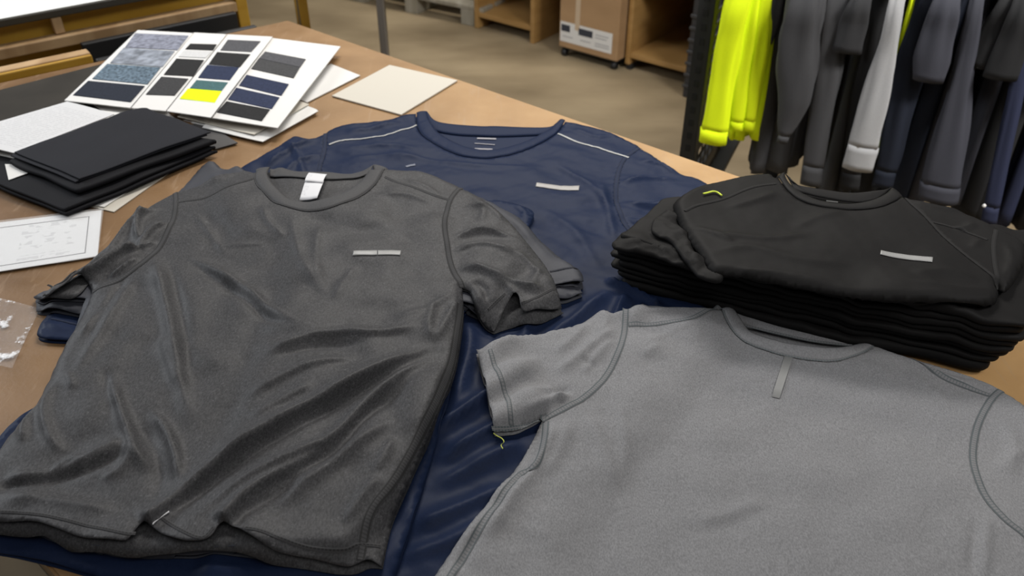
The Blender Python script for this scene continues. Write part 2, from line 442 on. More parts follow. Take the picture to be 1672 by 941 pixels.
# ------------------------------------------------------------------ cutting table
c1 = np.array([-0.593, 2.252]); dr = np.array([0.7635, -0.6458]); dr /= np.linalg.norm(dr); db = np.array([-0.80, -0.60])
TP = [c1, c1 + dr * 2.3, c1 + dr * 2.3 + np.array([-dr[1], dr[0]]) * -1.227 * 1.0, c1 + db * 1.26]
nn = np.array([0.6458, 0.7635]); TP[2] = TP[1] - nn * 1.227
tb = thing('cutting_table', 'large worn brown hardboard cutting table covered with shirts and papers', 'table', (0.1, 1.2, 0))
tm = mat('worn_hardboard', (0.3, 0.2, 0.1), 0.42, 0, 0.28)
def table_top_material(m):
    N, Lk, b = nodes(m); tc = N.new('ShaderNodeTexCoord')
    def nz(scale, det, dist=0.0, st=None):
        n = N.new('ShaderNodeTexNoise'); n.inputs['Scale'].default_value = scale; n.inputs['Detail'].default_value = det; n.inputs['Distortion'].default_value = dist
        if st:
            mp = N.new('ShaderNodeMapping'); mp.inputs['Scale'].default_value = st; mp.inputs['Rotation'].default_value = (0, 0, 0.7); Lk.new(tc.outputs['Object'], mp.inputs[0]); Lk.new(mp.outputs[0], n.inputs[0])
        else: Lk.new(tc.outputs['Object'], n.inputs[0])
        return n.outputs['Fac']
    def ramp(f, a, c, ca, cb):
        r = N.new('ShaderNodeValToRGB'); r.color_ramp.elements[0].position = a; r.color_ramp.elements[1].position = c
        r.color_ramp.elements[0].color = (*ca, 1); r.color_ramp.elements[1].color = (*cb, 1); Lk.new(f, r.inputs[0]); return r.outputs[0]
    def mix(f, a, bb, typ='MIX'):
        x = N.new('ShaderNodeMix'); x.data_type = 'RGBA'; x.blend_type = typ
        for s, v in (('Factor', f), ('A', a), ('B', bb)):
            if isinstance(v, (int, float)): x.inputs[s].default_value = v
            elif isinstance(v, tuple): x.inputs[s].default_value = (*v, 1)
            else: Lk.new(v, x.inputs[s])
        return x.outputs['Result']
    # tan towards the right, brown towards the left, broken up by noise; scuffed all over
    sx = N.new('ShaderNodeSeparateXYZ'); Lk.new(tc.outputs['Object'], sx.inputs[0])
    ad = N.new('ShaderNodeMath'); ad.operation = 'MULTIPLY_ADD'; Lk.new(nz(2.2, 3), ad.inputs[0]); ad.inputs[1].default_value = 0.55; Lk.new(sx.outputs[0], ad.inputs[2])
    tone_mask = ramp(ad.outputs[0], -0.28, 0.42, (0.0, 0.0, 0.0), (1, 1, 1))
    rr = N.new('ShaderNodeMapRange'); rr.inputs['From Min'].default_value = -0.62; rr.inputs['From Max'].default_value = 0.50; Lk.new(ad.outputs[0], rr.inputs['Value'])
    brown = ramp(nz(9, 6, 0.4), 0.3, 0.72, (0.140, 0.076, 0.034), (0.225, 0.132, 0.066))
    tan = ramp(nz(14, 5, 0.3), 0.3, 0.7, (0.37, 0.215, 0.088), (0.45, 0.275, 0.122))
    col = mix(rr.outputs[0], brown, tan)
    col = mix(mix(1.0, ramp(nz(60, 4, 1.5, (1, 0.12, 1)), 0.60, 0.70, (0, 0, 0), (0.32, 0.32, 0.32)), (1, 1, 1), 'MULTIPLY'), col, (0.36, 0.25, 0.16))
    Lk.new(col, b.inputs['Base Color'])
    Lk.new(ramp(nz(18, 4), 0.3, 0.75, (0.36, 0.36, 0.36), (0.55, 0.55, 0.55)), b.inputs['Roughness'])
    bp = N.new('ShaderNodeBump'); bp.inputs['Strength'].default_value = 0.25; bp.inputs['Distance'].default_value = 0.001
    Lk.new(nz(180, 3), bp.inputs['Height']); Lk.new(bp.outputs[0], b.inputs['Normal'])
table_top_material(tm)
bm = bmesh.new()
lo = [bm.verts.new((*p, TOP - 0.032)) for p in TP]; hi = [bm.verts.new((*p, TOP)) for p in TP]
bm.faces.new(hi); bm.faces.new(lo[::-1])
for i in range(4): bm.faces.new((lo[i], lo[(i + 1) % 4], hi[(i + 1) % 4], hi[i]))
bmesh.ops.bevel(bm, geom=list(bm.edges), offset=0.003, segments=2, affect='EDGES')
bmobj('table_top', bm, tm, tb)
edge_m, _ = noisy(mat('raw_edge', (0.4, 0.26, 0.14), 0.7), (0.30, 0.18, 0.09), (0.52, 0.36, 0.2), 30, 4, (1, 1, 8))
steel = mat('black_steel', (0.018, 0.018, 0.018), 0.45, 0.3)
dr3 = (*dr, 0); nn3 = (*nn, 0)
for s in (0, 1):
    # end frames: two uprights and a floor rail along the long side
    off = 0.10 if s == 0 else 1.10
    for u in (0.12, 2.10):
        p = c1 + dr * u - nn * off
        bx('leg', (*p, (TOP - 0.032) / 2), (0.05, 0.05, TOP - 0.034), steel, tb, dr3, nn3)
    p = c1 + dr * 1.11 - nn * off
    bx('rail', (*p, 0.12), (1.92, 0.045, 0.05), steel, tb, dr3, nn3)

# ------------------------------------------------------------------ garments lying on the table
SB = 0.0016   # one layer of jersey
def lay(Z, poly):
    """the finished garment becomes part of what the next one lies on"""
    global H
    m = inside(poly, XX, YY); H = np.where(m, np.maximum(H, Z + 0.0012), H)
def field(closed, thick, R, wr, z, seed, n1=(0.0012, 0.09), n2=(0.00025, 0.018), r=3, base=None):
    Hs = drape(H, r) if base is None else base
    E = edge_profile(closed, R)
    D = noise(seed, *n1) + noise(seed + 7, *n2)
    for q in wr:
        wrinkle(D, q[0], z, *q[1:])
    D = np.maximum(D, -thick * 0.85)
    return Hs + SB + E * (thick + D), Hs

# ---- navy tee with reflective shoulder piping (lowest, right of the middle)
z = TOP + 0.010
nv = thing('t_shirt', 'navy t-shirt with reflective shoulder piping, neck nearest the far table edge', 't-shirt', (*at(800, 420)[:2], TOP), 'shirts laid out on the table')
L_sh = seg([(531, 214), (556, 205), (616, 198), (650, 190), (679, 185)], z)
L_nk = seg([(679, 185), (681, 208), (697, 226), (732, 246), (760, 256), (798, 258), (835, 252), (873, 238), (906, 218), (923, 199)], z)
R_sh = seg([(923, 199), (948, 203), (973, 208), (1011, 223), (1046, 238)], z)
R_ah = seg([(1046, 238), (1021, 258), (1009, 283), (1006, 321), (1014, 351), (1031, 378), (1056, 402)], z)
R_sd = seg([(1056, 402), (1120, 455), (1160, 530), (1060, 650), (930, 800), (880, 985)], z)
hem = seg([(880, 985), (700, 1010), (540, 1000), (330, 960)], z)
L_sd = seg([(330, 960), (420, 760), (480, 560), (505, 400)], z)
L_ah = seg([(505, 400), (517, 330), (520, 280), (529, 245), (531, 214)], z)
R_sl = seg([(1046, 238), (1071, 253), (1097, 270), (1117, 281), (1142, 288), (1172, 308), (1200, 345)], z)
R_cf = seg([(1200, 345), (1180, 400), (1150, 440)], z); R_un = seg([(1150, 440), (1100, 420), (1056, 402)], z)
L_sl = seg([(531, 214), (508, 223), (480, 219), (450, 236), (425, 250), (387, 274), (372, 292)], z)
L_cf = seg([(372, 292), (400, 345), (420, 380)], z); L_un = seg([(420, 380), (460, 395), (505, 400)], z)
body = loop(L_sh, L_nk, R_sh, R_ah, R_sd, hem, L_sd, L_ah)
out = loop(L_sh, seg([(679, 185), (697, 181)], z), seg([(697, 181), (709, 195), (732, 201), (782, 205), (810, 205), (860, 207), (898, 206), (914, 195)], z), seg([(914, 195), (923, 199)], z), R_sh, R_sl, R_cf, R_un, R_sd, hem, L_sd, L_un[::-1], L_cf[::-1], L_sl[::-1])
wr = [([(545, 262), (640, 252), (760, 268), (900, 272)], 2.2, 9, 14), ([(560, 240), (640, 236), (690, 246)], 2.0, 7, 10),
      ([(1012, 330), (1070, 335), (1130, 322)], 5, 8, 12), ([(1010, 300), (1060, 290), (1110, 296)], 4, 8, 10), ([(1040, 262), (1080, 268), (1110, 285)], 4, 9, 9), ([(1020, 355), (1070, 372), (1120, 380)], 5, 8, 10),
      ([(900, 265), (960, 300), (1003, 345)], 2.5, 12, 12), ([(880, 335), (940, 380), (985, 450)], 2.0, 16, 16), ([(980, 290), (992, 340), (1005, 400)], 2.5, 10, 10),
      ([(520, 225), (470, 245), (430, 275)], 5, 10, 10), ([(525, 250), (480, 268), (455, 300)], 4, 9, 9), ([(460, 225), (485, 250), (500, 300)], 3, 8, 8),
      ([(560, 215), (600, 210), (660, 196)], 3, 9, 9), ([(1000, 222), (970, 222), (935, 210)], 3, 8, 8),
      ([(885, 595), (800, 650), (740, 690), (690, 725)], 9, 22, 14), ([(900, 640), (830, 690), (760, 730), (700, 770)], 8, 20, 15), ([(760, 520), (768, 560), (755, 620), (740, 680)], 6, 16, 16),
      ([(860, 720), (780, 760), (700, 800)], 5, 20, 16), ([(840, 790), (760, 830), (660, 870)], 6, 22, 16), ([(850, 545), (810, 580), (790, 640)], 6, 14, 14), ([(820, 840), (740, 885), (640, 915)], 5, 20, 16),
      ([(930, 470), (870, 520), (850, 570)], 5, 14, 14), ([(1000, 470), (940, 520), (880, 560)], 5, 14, 14), ([(988, 458), (1030, 474), (1080, 500)], 7, 5, 9, .1, .1), ([(1022, 478), (1012, 500), (1000, 530)], 6, 8, 8), ([(1050, 490), (1040, 510), (1030, 540)], 5, 9, 9)]
GAIN = 2.0
Zn, Hn = field([R_sd, L_sd, R_sl, L_sl, R_un, L_un], 0.007, 0.012, wr, z, 11)
GAIN = 1.3
sheet_on('back_panel', out, H + 0.0014, M['navy'], nv, 0.010, 0.001)
sheet_on('front_panel', body, Zn, M['navy'], nv, 0.0055)
sheet_on('sleeve', loop(R_ah[::-1], R_sl, R_cf, R_un), Zn, M['navy'], nv, 0.0055)
sheet_on('sleeve', loop(L_ah, L_sl, L_cf, L_un), Zn, M['navy'], nv, 0.0055)
def collar(parent, free, sewn, bfree, bsewn, Z, Hb, z, m, rise=0.0012):
    A = seg(free, z); B = seg(sewn, z)
    band('collar', A, B, sample(Z, A) + 0.0004, sample(Z, B) + rise, m, parent, 0.0022)
    A = seg(bfree, z); B = seg(bsewn, z)
    band('collar_back', A, B, sample(Hb, A) + 0.0075, sample(Hb, B) + 0.0035, m, parent, 0.0015)
collar(nv, [(697, 180), (702, 198), (714, 214), (737, 229), (760, 240), (798, 244), (835, 238), (866, 227), (891, 213), (903, 204), (914, 195)],
       [(680, 184), (682, 208), (697, 226), (732, 246), (760, 256), (798, 258), (835, 252), (873, 238), (906, 218), (916, 207), (923, 198)],
       [(697, 180), (709, 194), (732, 200), (782, 204), (810, 204), (860, 206), (898, 205), (914, 195)], [(697, 198), (708, 208), (744, 215), (782, 217), (810, 218), (848, 217), (890, 214), (905, 205)], Zn, H, z, M['navy_rib'])
for a in (R_ah, L_ah): strip('armhole_seam', a, Zn, 0.008, M['navy_seam'], nv)
strip('shoulder_piping', project([(537, 237), (568, 229), (606, 225), (644, 217), (680, 205)], Zn, z), Zn, 0.0042, M['piping'], nv, 0.001, 0.001)['label'] = 'pale reflective piping'
strip('shoulder_piping', project([(911, 219), (936, 230), (986, 245), (1027, 258)], Zn, z), Zn, 0.0042, M['piping'], nv, 0.001, 0.001)['label'] = 'pale reflective piping'
def bar(parent, quad, Z, z0, m, label):
    P = [project([q], Z, z0)[0] for q in quad]; A = resample(np.array([P[0], P[1]]), n=30); B = resample(np.array([P[3], P[2]]), n=30)
    o = band('reflective_bar', A, B, sample(Z, A) + 0.0011, sample(Z, B) + 0.0011, m, parent, 0.0002, 5, 0.0003); o['label'] = label; return o
bar(nv, [(876, 299), (946, 304), (945, 311.5), (874.5, 305.5)], Zn, z, M['reflect_navy'], 'pale reflective bar')
# printed neck label: three rows of small print on the inside back
for k, (a, b) in enumerate((((779, 225), (810, 226)), ((775, 233), (808, 235.5)), ((775, 242), (804, 243)))):
    q = M['print_grey']
    P = resample(np.array([at(*a, TOP + 0.004)[:2], at(*b, TOP + 0.004)[:2]]), n=14)
    strip('neck_print', P, H, (0.006, 0.0025, 0.005)[k], q, nv, 0.0030, 0, 3)
strip('chalk_mark', project([(663, 273), (670, 271), (678, 269.5)], Zn, z), Zn, 0.006, mat('chalk', (0.16, 0.17, 0.21), .8), nv, 0.0012, 0)['label'] = 'faint pale chalk smudge'
lay(Zn, out)

# ---- second navy tee, under the charcoal ones
z = TOP + 0.014
n2 = thing('t_shirt', 'navy t-shirt showing only its cuffs and hem under the charcoal t-shirts', 't-shirt', (*at(430, 600)[:2], TOP), 'shirts laid out on the table')
cf = seg([(78, 503), (66, 522), (59, 537), (60, 544), (76, 548), (111, 550)], z)
out2 = loop(seg([(300, 330), (190, 420), (78, 503)], z), cf, seg([(111, 550), (150, 545)], z), seg([(150, 545), (110, 600), (60, 650), (0, 700), (-70, 790), (-120, 880)], z),
            seg([(-120, 880), (0, 896), (49, 906), (90, 916), (150, 933), (195, 941), (330, 962), (480, 968), (640, 958)], z), seg([(640, 958), (690, 800), (735, 640), (752, 520)], z),
            seg([(752, 520), (800, 470), (866, 369)], z), seg([(866, 369), (872, 352), (866, 344), (838, 335), (802, 328)], z), seg([(802, 328), (740, 322), (640, 310), (300, 330)], z))
side2 = [seg([(150, 545), (60, 650), (-120, 880)], z), seg([(300, 330), (190, 420), (78, 503)], z), seg([(802, 328), (640, 310)], z), seg([(640, 958), (735, 640), (752, 520)], z)]
wr = [([(70, 520), (100, 530), (140, 535)], 3, 6, 6), ([(0, 905), (150, 918), (400, 938), (620, 935)], 4, 12, 9), ([(0, 880), (200, 905), (420, 920)], 4, 10, 8), ([(840, 338), (856, 350), (858, 366)], 5, 7, 7)]
Z2, H2 = field(side2, 0.0055, 0.010, wr, z, 21)
sheet_on('back_panel', out2, H + 0.0012, M['navy'], n2, 0.010, 0.001)
sheet_on('front_panel', out2, Z2, M['navy'], n2, 0.0065)
strip('cuff_seam', project([(84, 521), (100, 524), (128, 531)], Z2, z), Z2, 0.004, M['navy_seam'], n2)
lay(Z2, out2)

# ---- two slate tees between the navy and the top charcoal one
def under_tee(label, outline, closed, wr, z, seed, m, ms, cuff_lines=(), thick=0.0045):
    t = thing('t_shirt', label, 't-shirt', (*at(430, 560)[:2], TOP), 'shirts laid out on the table')
    Z, _ = field(closed, thick, 0.010, wr, z, seed)
    sheet_on('back_panel', outline, H + 0.0010, M[m], t, 0.012, 0.0008)
    sheet_on('front_panel', outline, Z, M[m], t, 0.0065)
    for c in cuff_lines: strip('cuff_seam', project(c, Z, z), Z, 0.004, M[ms], t)
    lay(Z, outline)
    return t
z = TOP + 0.020
Ltop = seg([(345, 290), (300, 320), (220, 372), (150, 430), (100, 455), (55, 478)], z)
s_out = loop(Ltop, seg([(55, 478), (54, 493), (58, 497), (90, 501), (134, 508)], z), seg([(134, 508), (120, 560), (60, 660), (0, 740), (-60, 845)], z),
             seg([(-60, 850), (0, 862), (52, 864), (90, 880), (150, 895), (190, 902), (300, 908), (420, 912), (560, 912)], z), seg([(560, 912), (660, 780), (735, 600), (752, 500)], z),
             seg([(752, 500), (800, 520), (860, 512), (905, 492)], z), seg([(905, 492), (930, 487), (951, 478)], z), seg([(951, 478), (935, 440), (890, 400), (830, 360), (770, 325), (690, 300)], z), seg([(690, 300), (520, 290), (345, 290)], z))
under_tee('dark slate t-shirt whose lower right cuff peeks out beneath another slate cuff', s_out, [Ltop, seg([(951, 478), (890, 400), (770, 325)], z)],
          [([(60, 488), (95, 494), (130, 500)], 2.5, 6, 6)], z, 31, 'slate', 'slate_seam', [[(915, 470), (932, 467), (946, 461)]])
z = TOP + 0.026
Lt = seg([(410, 278), (385, 272, -.014), (362, 271, -.017), (345, 260, -.018), (325, 272, -.018), (298, 298, -.014)], z)
Ll = seg([(298, 298, -.014), (220, 362, -.008), (150, 425), (100, 449), (60, 462), (49, 468)], z)
Rt = seg([(690, 288), (740, 302), (775, 321), (810, 336), (844, 355), (877, 386), (910, 411), (943, 434)], z)
s2_out = loop(Lt, Ll, seg([(49, 468), (50, 474), (58, 479), (80, 485), (140, 486)], z), seg([(140, 486), (110, 560), (60, 655), (0, 735), (-60, 846)], z), seg([(-60, 846), (0, 858), (52, 860), (90, 874), (140, 890), (196, 899), (300, 903), (420, 905), (560, 905)], z),
              seg([(560, 905), (660, 780), (735, 600), (752, 500)], z), seg([(752, 500), (800, 500), (905, 468)], z), seg([(905, 468), (932, 462), (953, 458)], z), seg([(953, 458), (951, 446), (943, 434)], z), Rt[::-1], seg([(690, 288), (560, 290), (410, 278)], z))
under_tee('dark slate t-shirt directly under the top charcoal one, cuffs showing either side', s2_out, [Lt, Ll, Rt],
          [([(345, 266), (352, 285), (340, 300)], 4, 8, 8), ([(386, 276), (370, 290), (340, 305)], 4, 7, 7), ([(800, 340), (850, 380), (905, 430)], 3, 10, 10), ([(60, 466), (66, 474), (80, 478)], 3, 6, 6)], z, 41, 'slate', 'slate_seam', [[(898, 444), (922, 439), (945, 440)]])

# ---- the top charcoal heather tee
z = TOP + 0.034
ch = thing('t_shirt', 'large charcoal heather t-shirt with white neck tag, wrinkled, on top of its pile', 't-shirt', (*at(430, 560)[:2], TOP + 0.02), 'shirts laid out on the table')
L_sh = seg([(283, 305), (319, 296), (373, 285), (400, 278), (418, 281)], z)
L_nk = seg([(418, 281), (420, 305), (435, 327), (460, 346), (500, 356), (540, 355), (579, 339), (612, 312), (626, 287), (631, 265)], z)
R_sh = seg([(631, 265), (660, 274), (691, 283), (725, 297), (753, 311)], z)
R_ah = seg([(753, 311), (735, 341), (727, 377), (731, 413), (738, 446), (755, 478)], z)
R_sd = seg([(755, 478), (757, 510), (754, 545), (741, 612), (708, 701), (661, 800), (638, 850), (623, 917)], z)
hem = seg([(623, 917), (600, 911), (585, 916), (567, 921), (520, 917), (464, 912), (427, 898), (395, 880), (372, 868), (362, 871), (352, 885), (340, 893), (318, 895), (300, 893), (270, 880), (250, 866), (236, 859), (228, 866), (215, 884), (205, 890), (170, 887), (135, 882), (90, 866), (52, 855), (0, 853), (-70, 846)], z)
L_sd = seg([(-70, 846), (-40, 780), (0, 722), (23, 693), (57, 653), (76, 618), (107, 555), (138, 503), (149, 474)], z)
L_ah = seg([(149, 474), (157, 472), (200, 455), (236, 432), (261, 403), (278, 374), (287, 345), (287, 322), (283, 305)], z)
R_sl = seg([(753, 311), (791, 332), (833, 371), (866, 404), (893, 435), (907, 466), (918, 491)], z)
R_cf = seg([(918, 491), (905, 498), (880, 504), (858, 509), (850, 504), (847, 490), (838, 487), (826, 498), (815, 515), (806, 525)], z)
R_un = seg([(806, 525), (791, 517), (777, 502), (768, 483), (755, 478)], z)
L_sl = seg([(283, 305), (236, 334), (200, 364), (165, 402), (131, 434), (100, 455), (67, 479)], z)
L_cf = seg([(67, 479), (77, 484), (92, 478), (115, 463), (130, 452), (142, 457)], z); L_un = seg([(142, 457), (147, 465), (149, 474)], z)
body = loop(L_sh, L_nk, R_sh, R_ah, R_sd, hem, L_sd, L_ah)
bk = loop(L_sh, seg([(418, 281), (440, 270)], z), seg([(440, 270), (449, 267), (478, 275), (518, 279), (561, 276), (590, 269), (608, 258)], z), seg([(608, 258), (631, 265)], z), R_sh, R_sl, seg([(918, 491), (918, 495), (877, 513), (838, 515), (806, 525)], z), R_un, R_sd,
          seg([(623, 917), (600, 916), (567, 925), (464, 918), (400, 905), (340, 900), (280, 899), (205, 900), (150, 893), (110, 888), (85, 876), (60, 866), (0, 859), (-70, 852)], z), L_sd, L_un[::-1], seg([(142, 457), (120, 480), (67, 479)], z), L_sl[::-1])
wr = [ # chest and left side
      ([(300, 415), (352, 445), (395, 470), (430, 500), (460, 528), (500, 545)], 5.5, 12, 8, .3, .3), ([(316, 432), (352, 456), (388, 480), (424, 512), (453, 535), (490, 548)], -4.5, 7, 9, .2, .3),
      ([(250, 415), (262, 460), (276, 520), (290, 590), (300, 650), (318, 700)], 8, 16, 15, .25, .25), ([(272, 420), (290, 480), (305, 560), (312, 640)], -4, 12, 16),
      ([(262, 545), (275, 590), (290, 640)], 3, 8, 8), ([(222, 450), (195, 500), (160, 560), (120, 620)], 5, 12, 16), ([(190, 470), (165, 510), (130, 560)], 5, 8, 10), ([(205, 455), (180, 490), (150, 530)], -4, 8, 8),
      ([(180, 605), (192, 655), (210, 705), (225, 745), (248, 778)], 8, 10, 12, .3, .2), ([(170, 600), (178, 640), (192, 690)], -3, 9, 9),
      ([(240, 668), (262, 690), (282, 730), (292, 775), (290, 812)], 8, 10, 10, .3, .3), ([(225, 690), (250, 730), (262, 780), (250, 830)], -3, 12, 12),
      ([(90, 620), (72, 670), (85, 720), (110, 745)], 6, 11, 11), ([(60, 650), (40, 690), (38, 730)], 5, 9, 9), ([(110, 610), (122, 640)], 3, 7, 7),
      # bottom left, running to the hem
      ([(208, 733), (160, 760), (115, 775), (50, 790), (-10, 800)], -6, 12, 12, .15, .1), ([(205, 722), (150, 748), (90, 775), (0, 785)], 6, 12, 16, .1, .2), ([(120, 775), (160, 752), (200, 735)], 4, 8, 8), ([(85, 772), (110, 755), (140, 745)], 4, 7, 7),
      ([(0, 820), (60, 820), (130, 830), (200, 840)], 4, 14, 12), ([(206, 730), (212, 750), (195, 775), (160, 785)], 4, 10, 10),
      # the great diagonal folds running down from the right side
      ([(715, 570), (680, 592), (605, 628), (540, 662), (497, 684), (440, 718), (380, 752), (320, 795), (278, 832), (236, 862)], 11, 22, 10, .2, .02),
      ([(690, 605), (610, 640), (500, 702), (380, 772), (310, 822), (270, 850)], -6, 12, 16, .25, .15),
      ([(722, 588), (690, 606), (650, 632), (605, 668), (575, 702), (539, 734), (490, 758), (450, 775), (400, 800), (330, 850), (300, 880)], 8, 16, 9, .2, .3),
      ([(690, 625), (600, 690), (552, 745), (450, 800), (390, 842)], -5, 12, 14),
      ([(545, 735), (500, 770), (440, 800), (400, 830), (368, 866)], 10, 18, 10, .3, .02), ([(500, 790), (440, 825), (400, 855), (385, 880)], -4, 12, 14, .3, .1),
      ([(655, 690), (600, 730), (545, 772), (505, 800), (474, 828), (440, 858)], 6, 18, 12, .3, .3),
      ([(625, 790), (590, 830), (565, 870)], 4, 10, 10), ([(645, 725), (630, 760), (610, 790)], 3, 8, 8),
      ([(690, 548), (610, 558), (570, 556), (520, 560), (470, 575), (427, 590)], 6, 16, 9, .2, .2), ([(610, 572), (520, 576), (440, 598)], -3.5, 10, 12),
      ([(600, 590), (550, 600), (490, 617), (440, 640), (400, 662)], 5, 18, 9), ([(520, 640), (460, 668), (405, 698)], 4, 16, 9),
      # right flank under the armpit
      ([(748, 500), (728, 540), (712, 575)], 4, 9, 9), ([(712, 500), (702, 540), (706, 575)], 4, 9, 9), ([(745, 490), (690, 520), (640, 530)], 3, 10, 10),
      # soft drapes under the neck
      ([(478, 360), (484, 400), (496, 440), (520, 480), (545, 505)], 3.5, 14, 12), ([(525, 372), (518, 420), (522, 460), (540, 500)], 3, 14, 12), ([(585, 440), (560, 480), (548, 510)], 3, 14, 12), ([(430, 345), (440, 372), (470, 400)], 3, 8, 8),
      ([(660, 300), (700, 318), (722, 335)], 2.5, 7, 7), ([(345, 402), (390, 404), (440, 403)], 2, 6, 6), ([(320, 350), (345, 385), (370, 420)], 2.5, 8, 8), ([(610, 330), (660, 330), (710, 345)], 2.5, 10, 8),
      # right sleeve
      ([(735, 405), (765, 392), (797, 388), (850, 402)], 6, 9, 9), ([(735, 425), (770, 414), (800, 416), (848, 428)], 5, 9, 8), ([(740, 455), (770, 450), (811, 462), (860, 476), (900, 480)], 7, 12, 9), ([(760, 350), (800, 355), (825, 375)], 5, 11, 11), ([(770, 330), (790, 360), (780, 380)], 3, 10, 10),
      ([(850, 500), (832, 478), (800, 462)], 4.5, 9, 9, .0, .4), ([(795, 500), (790, 480), (770, 470)], -4, 8, 8), ([(885, 440), (870, 470), (880, 492)], 3, 9, 9), ([(840, 420), (870, 440), (885, 460)], 4, 9, 9),
      # left sleeve
      ([(135, 452), (165, 440), (200, 420), (240, 402)], 12, 9, 9, .02, .3), ([(100, 470), (140, 440), (190, 410)], 4.5, 9, 9), ([(270, 340), (230, 355), (195, 385), (175, 420)], 7.5, 10, 10), ([(280, 365), (250, 380), (222, 410)], 7.5, 8, 8), ([(240, 340), (225, 370), (228, 400)], 7.5, 8, 8), ([(258, 395), (235, 405), (205, 420)], 6, 7, 7), ([(175, 455), (205, 440), (230, 425)], 6, 6, 6), ([(215, 405), (235, 412)], -6, 7, 7)]
Zc, Hc = field([L_sh, R_sh, R_sd, L_sd, R_sl, L_sl, R_un, L_un], 0.0085, 0.017, wr, z, 51, (0.0008, 0.08), (0.00010, 0.018))
sheet_on('back_panel', bk, drape(H, 2) + 0.0008, M['charcoal'], ch, 0.008, 0.0008)
sheet_on('front_panel', body, Zc, M['charcoal'], ch, 0.0036)
sheet_on('sleeve', loop(R_ah[::-1], R_sl, R_cf, R_un), Zc, M['charcoal'], ch, 0.0036)
sheet_on('sleeve', loop(L_ah, L_sl, L_cf, L_un), Zc, M['charcoal'], ch, 0.0036)
collar(ch, [(441, 271), (438, 292), (449, 314), (475, 334), (511, 341), (547, 336), (579, 317), (601, 291), (607, 272), (608, 258)],
       [(418, 278), (420, 305), (435, 327), (460, 347), (500, 357), (540, 356), (579, 340), (612, 313), (626, 287), (632, 263)],
       [(440, 270), (450, 265), (478, 273), (518, 277), (561, 274), (590, 266), (608, 257)], [(440, 286), (471, 294), (507, 298), (547, 296), (583, 291), (604, 284)], Zc, Hc, z, M['charcoal_rib'])
for a in (R_ah, L_ah): strip('armhole_seam', a, Zc, 0.009, M['charcoal_seam'], ch)
strip('collar_seam', L_nk[3:-3], Zc, 0.004, M['charcoal_stitch'], ch, 0.0012)
strip('shoulder_seam', project([(287, 331), (337, 322), (381, 301), (418, 290)], Zc, z), Zc, 0.006, M['charcoal_stitch'], ch)
strip('shoulder_seam', project([(629, 289), (684, 309), (735, 327)], Zc, z), Zc, 0.006, M['charcoal_stitch'], ch)
strip('side_seam', project([(752, 500), (748, 530), (738, 590), (715, 650), (680, 720), (640, 790), (604, 840), (588, 915)], Zc, z), Zc, 0.009, M['charcoal_seam'], ch)
strip('hem_stitch', project([(622, 893), (590, 890), (560, 898), (505, 895), (460, 880), (430, 868), (400, 862)], Zc, z), Zc, 0.004, M['charcoal_stitch'], ch)
strip('hem_stitch', project([(348, 862), (330, 878), (300, 868), (262, 838)], Zc, z), Zc, 0.004, M['charcoal_stitch'], ch)
strip('hem_stitch', project([(222, 872), (200, 870), (150, 860), (90, 845), (40, 838), (0, 836)], Zc, z), Zc, 0.004, M['charcoal_stitch'], ch)
strip('cuff_stitch', project([(905, 472), (880, 484), (852, 495)], Zc, z), Zc, 0.004, M['charcoal_stitch'], ch)
strip('cuff_stitch', project([(824, 480), (810, 492), (797, 508)], Zc, z), Zc, 0.004, M['charcoal_stitch'], ch)
strip('cuff_stitch', project([(78, 466), (100, 462), (125, 445)], Zc, z), Zc, 0.004, M['charcoal_stitch'], ch)
bar(ch, [(577.5, 410.5), (616, 409.5), (616, 417.5), (576, 418.5)], Zc, z, M['reflect'], 'grey reflective bar')
bar(ch, [(617, 409.5), (655, 410), (653.5, 418), (617, 417.5)], Zc, z, M['reflect'], 'grey reflective bar')
# white neck tag: two folded satin labels
zt = Hc + 0.0045
A = np.array([at(507, 298, TOP + .026)[:2], at(536, 299, TOP + .026)[:2]]); B = np.array([at(491, 338, TOP + .03)[:2], at(520, 339, TOP + .03)[:2]])
mid = lambda t: (A * (1 - t) + B * t)
tg1 = band('neck_tag', resample(mid(0.3), n=12), resample(B, n=12), sample(Zc, resample(mid(0.3), n=12)) - 0.001, sample(Zc, resample(B, n=12)) - 0.0005, M['label_white'], ch, 0.001, 7, 0.0004); tg1['label'] = 'white care label'
tg2 = band('neck_tag', resample(A, n=12), resample(mid(0.42), n=12), sample(Hc, resample(A, n=12)) + 0.0080, sample(Zc, resample(mid(0.42), n=12)) + 0.0015, M['label_white'], ch, 0.002, 7, 0.0004); tg2['label'] = 'white brand label'
bar(ch, [(246, 849), (276, 835.5), (277, 838), (248, 852)], Zc, z, M['label_white'], 'small white strip')['label'] = 'thin white strip near the hem'  # thin white strip laid along the fold near the hem
lay(Zc, bk)

# ---- light grey heather tee in the foreground right
z = TOP + 0.016
gr = thing('t_shirt', 'light grey heather t-shirt with vertical reflective bar, at the near right', 't-shirt', (*at(1320, 800)[:2], TOP), 'shirts laid out on the table')
L_sh = seg([(1021, 511), (1043, 504), (1082, 500), (1141, 503), (1179, 502)], z)
L_nk = seg([(1179, 502), (1187, 523), (1208, 548), (1241, 564), (1287, 577), (1332, 584), (1374, 583), (1411, 570), (1434, 557), (1450, 562)], z)
R_sh = seg([(1450, 562), (1503, 578), (1566, 597), (1620, 617), (1641, 629)], z)
R_ah = seg([(1641, 629), (1620, 649), (1600, 686), (1591, 725), (1593, 759), (1610, 803), (1640, 842), (1672, 867), (1700, 890)], z)
R_sd = seg([(1700, 890), (1720, 980), (1760, 1150)], z); hem = seg([(1760, 1150), (1400, 1210), (1000, 1200), (660, 1150)], z)
L_sd = seg([(660, 1150), (650, 1060), (710, 941), (764, 872), (822, 793), (862, 735), (888, 680)], z)
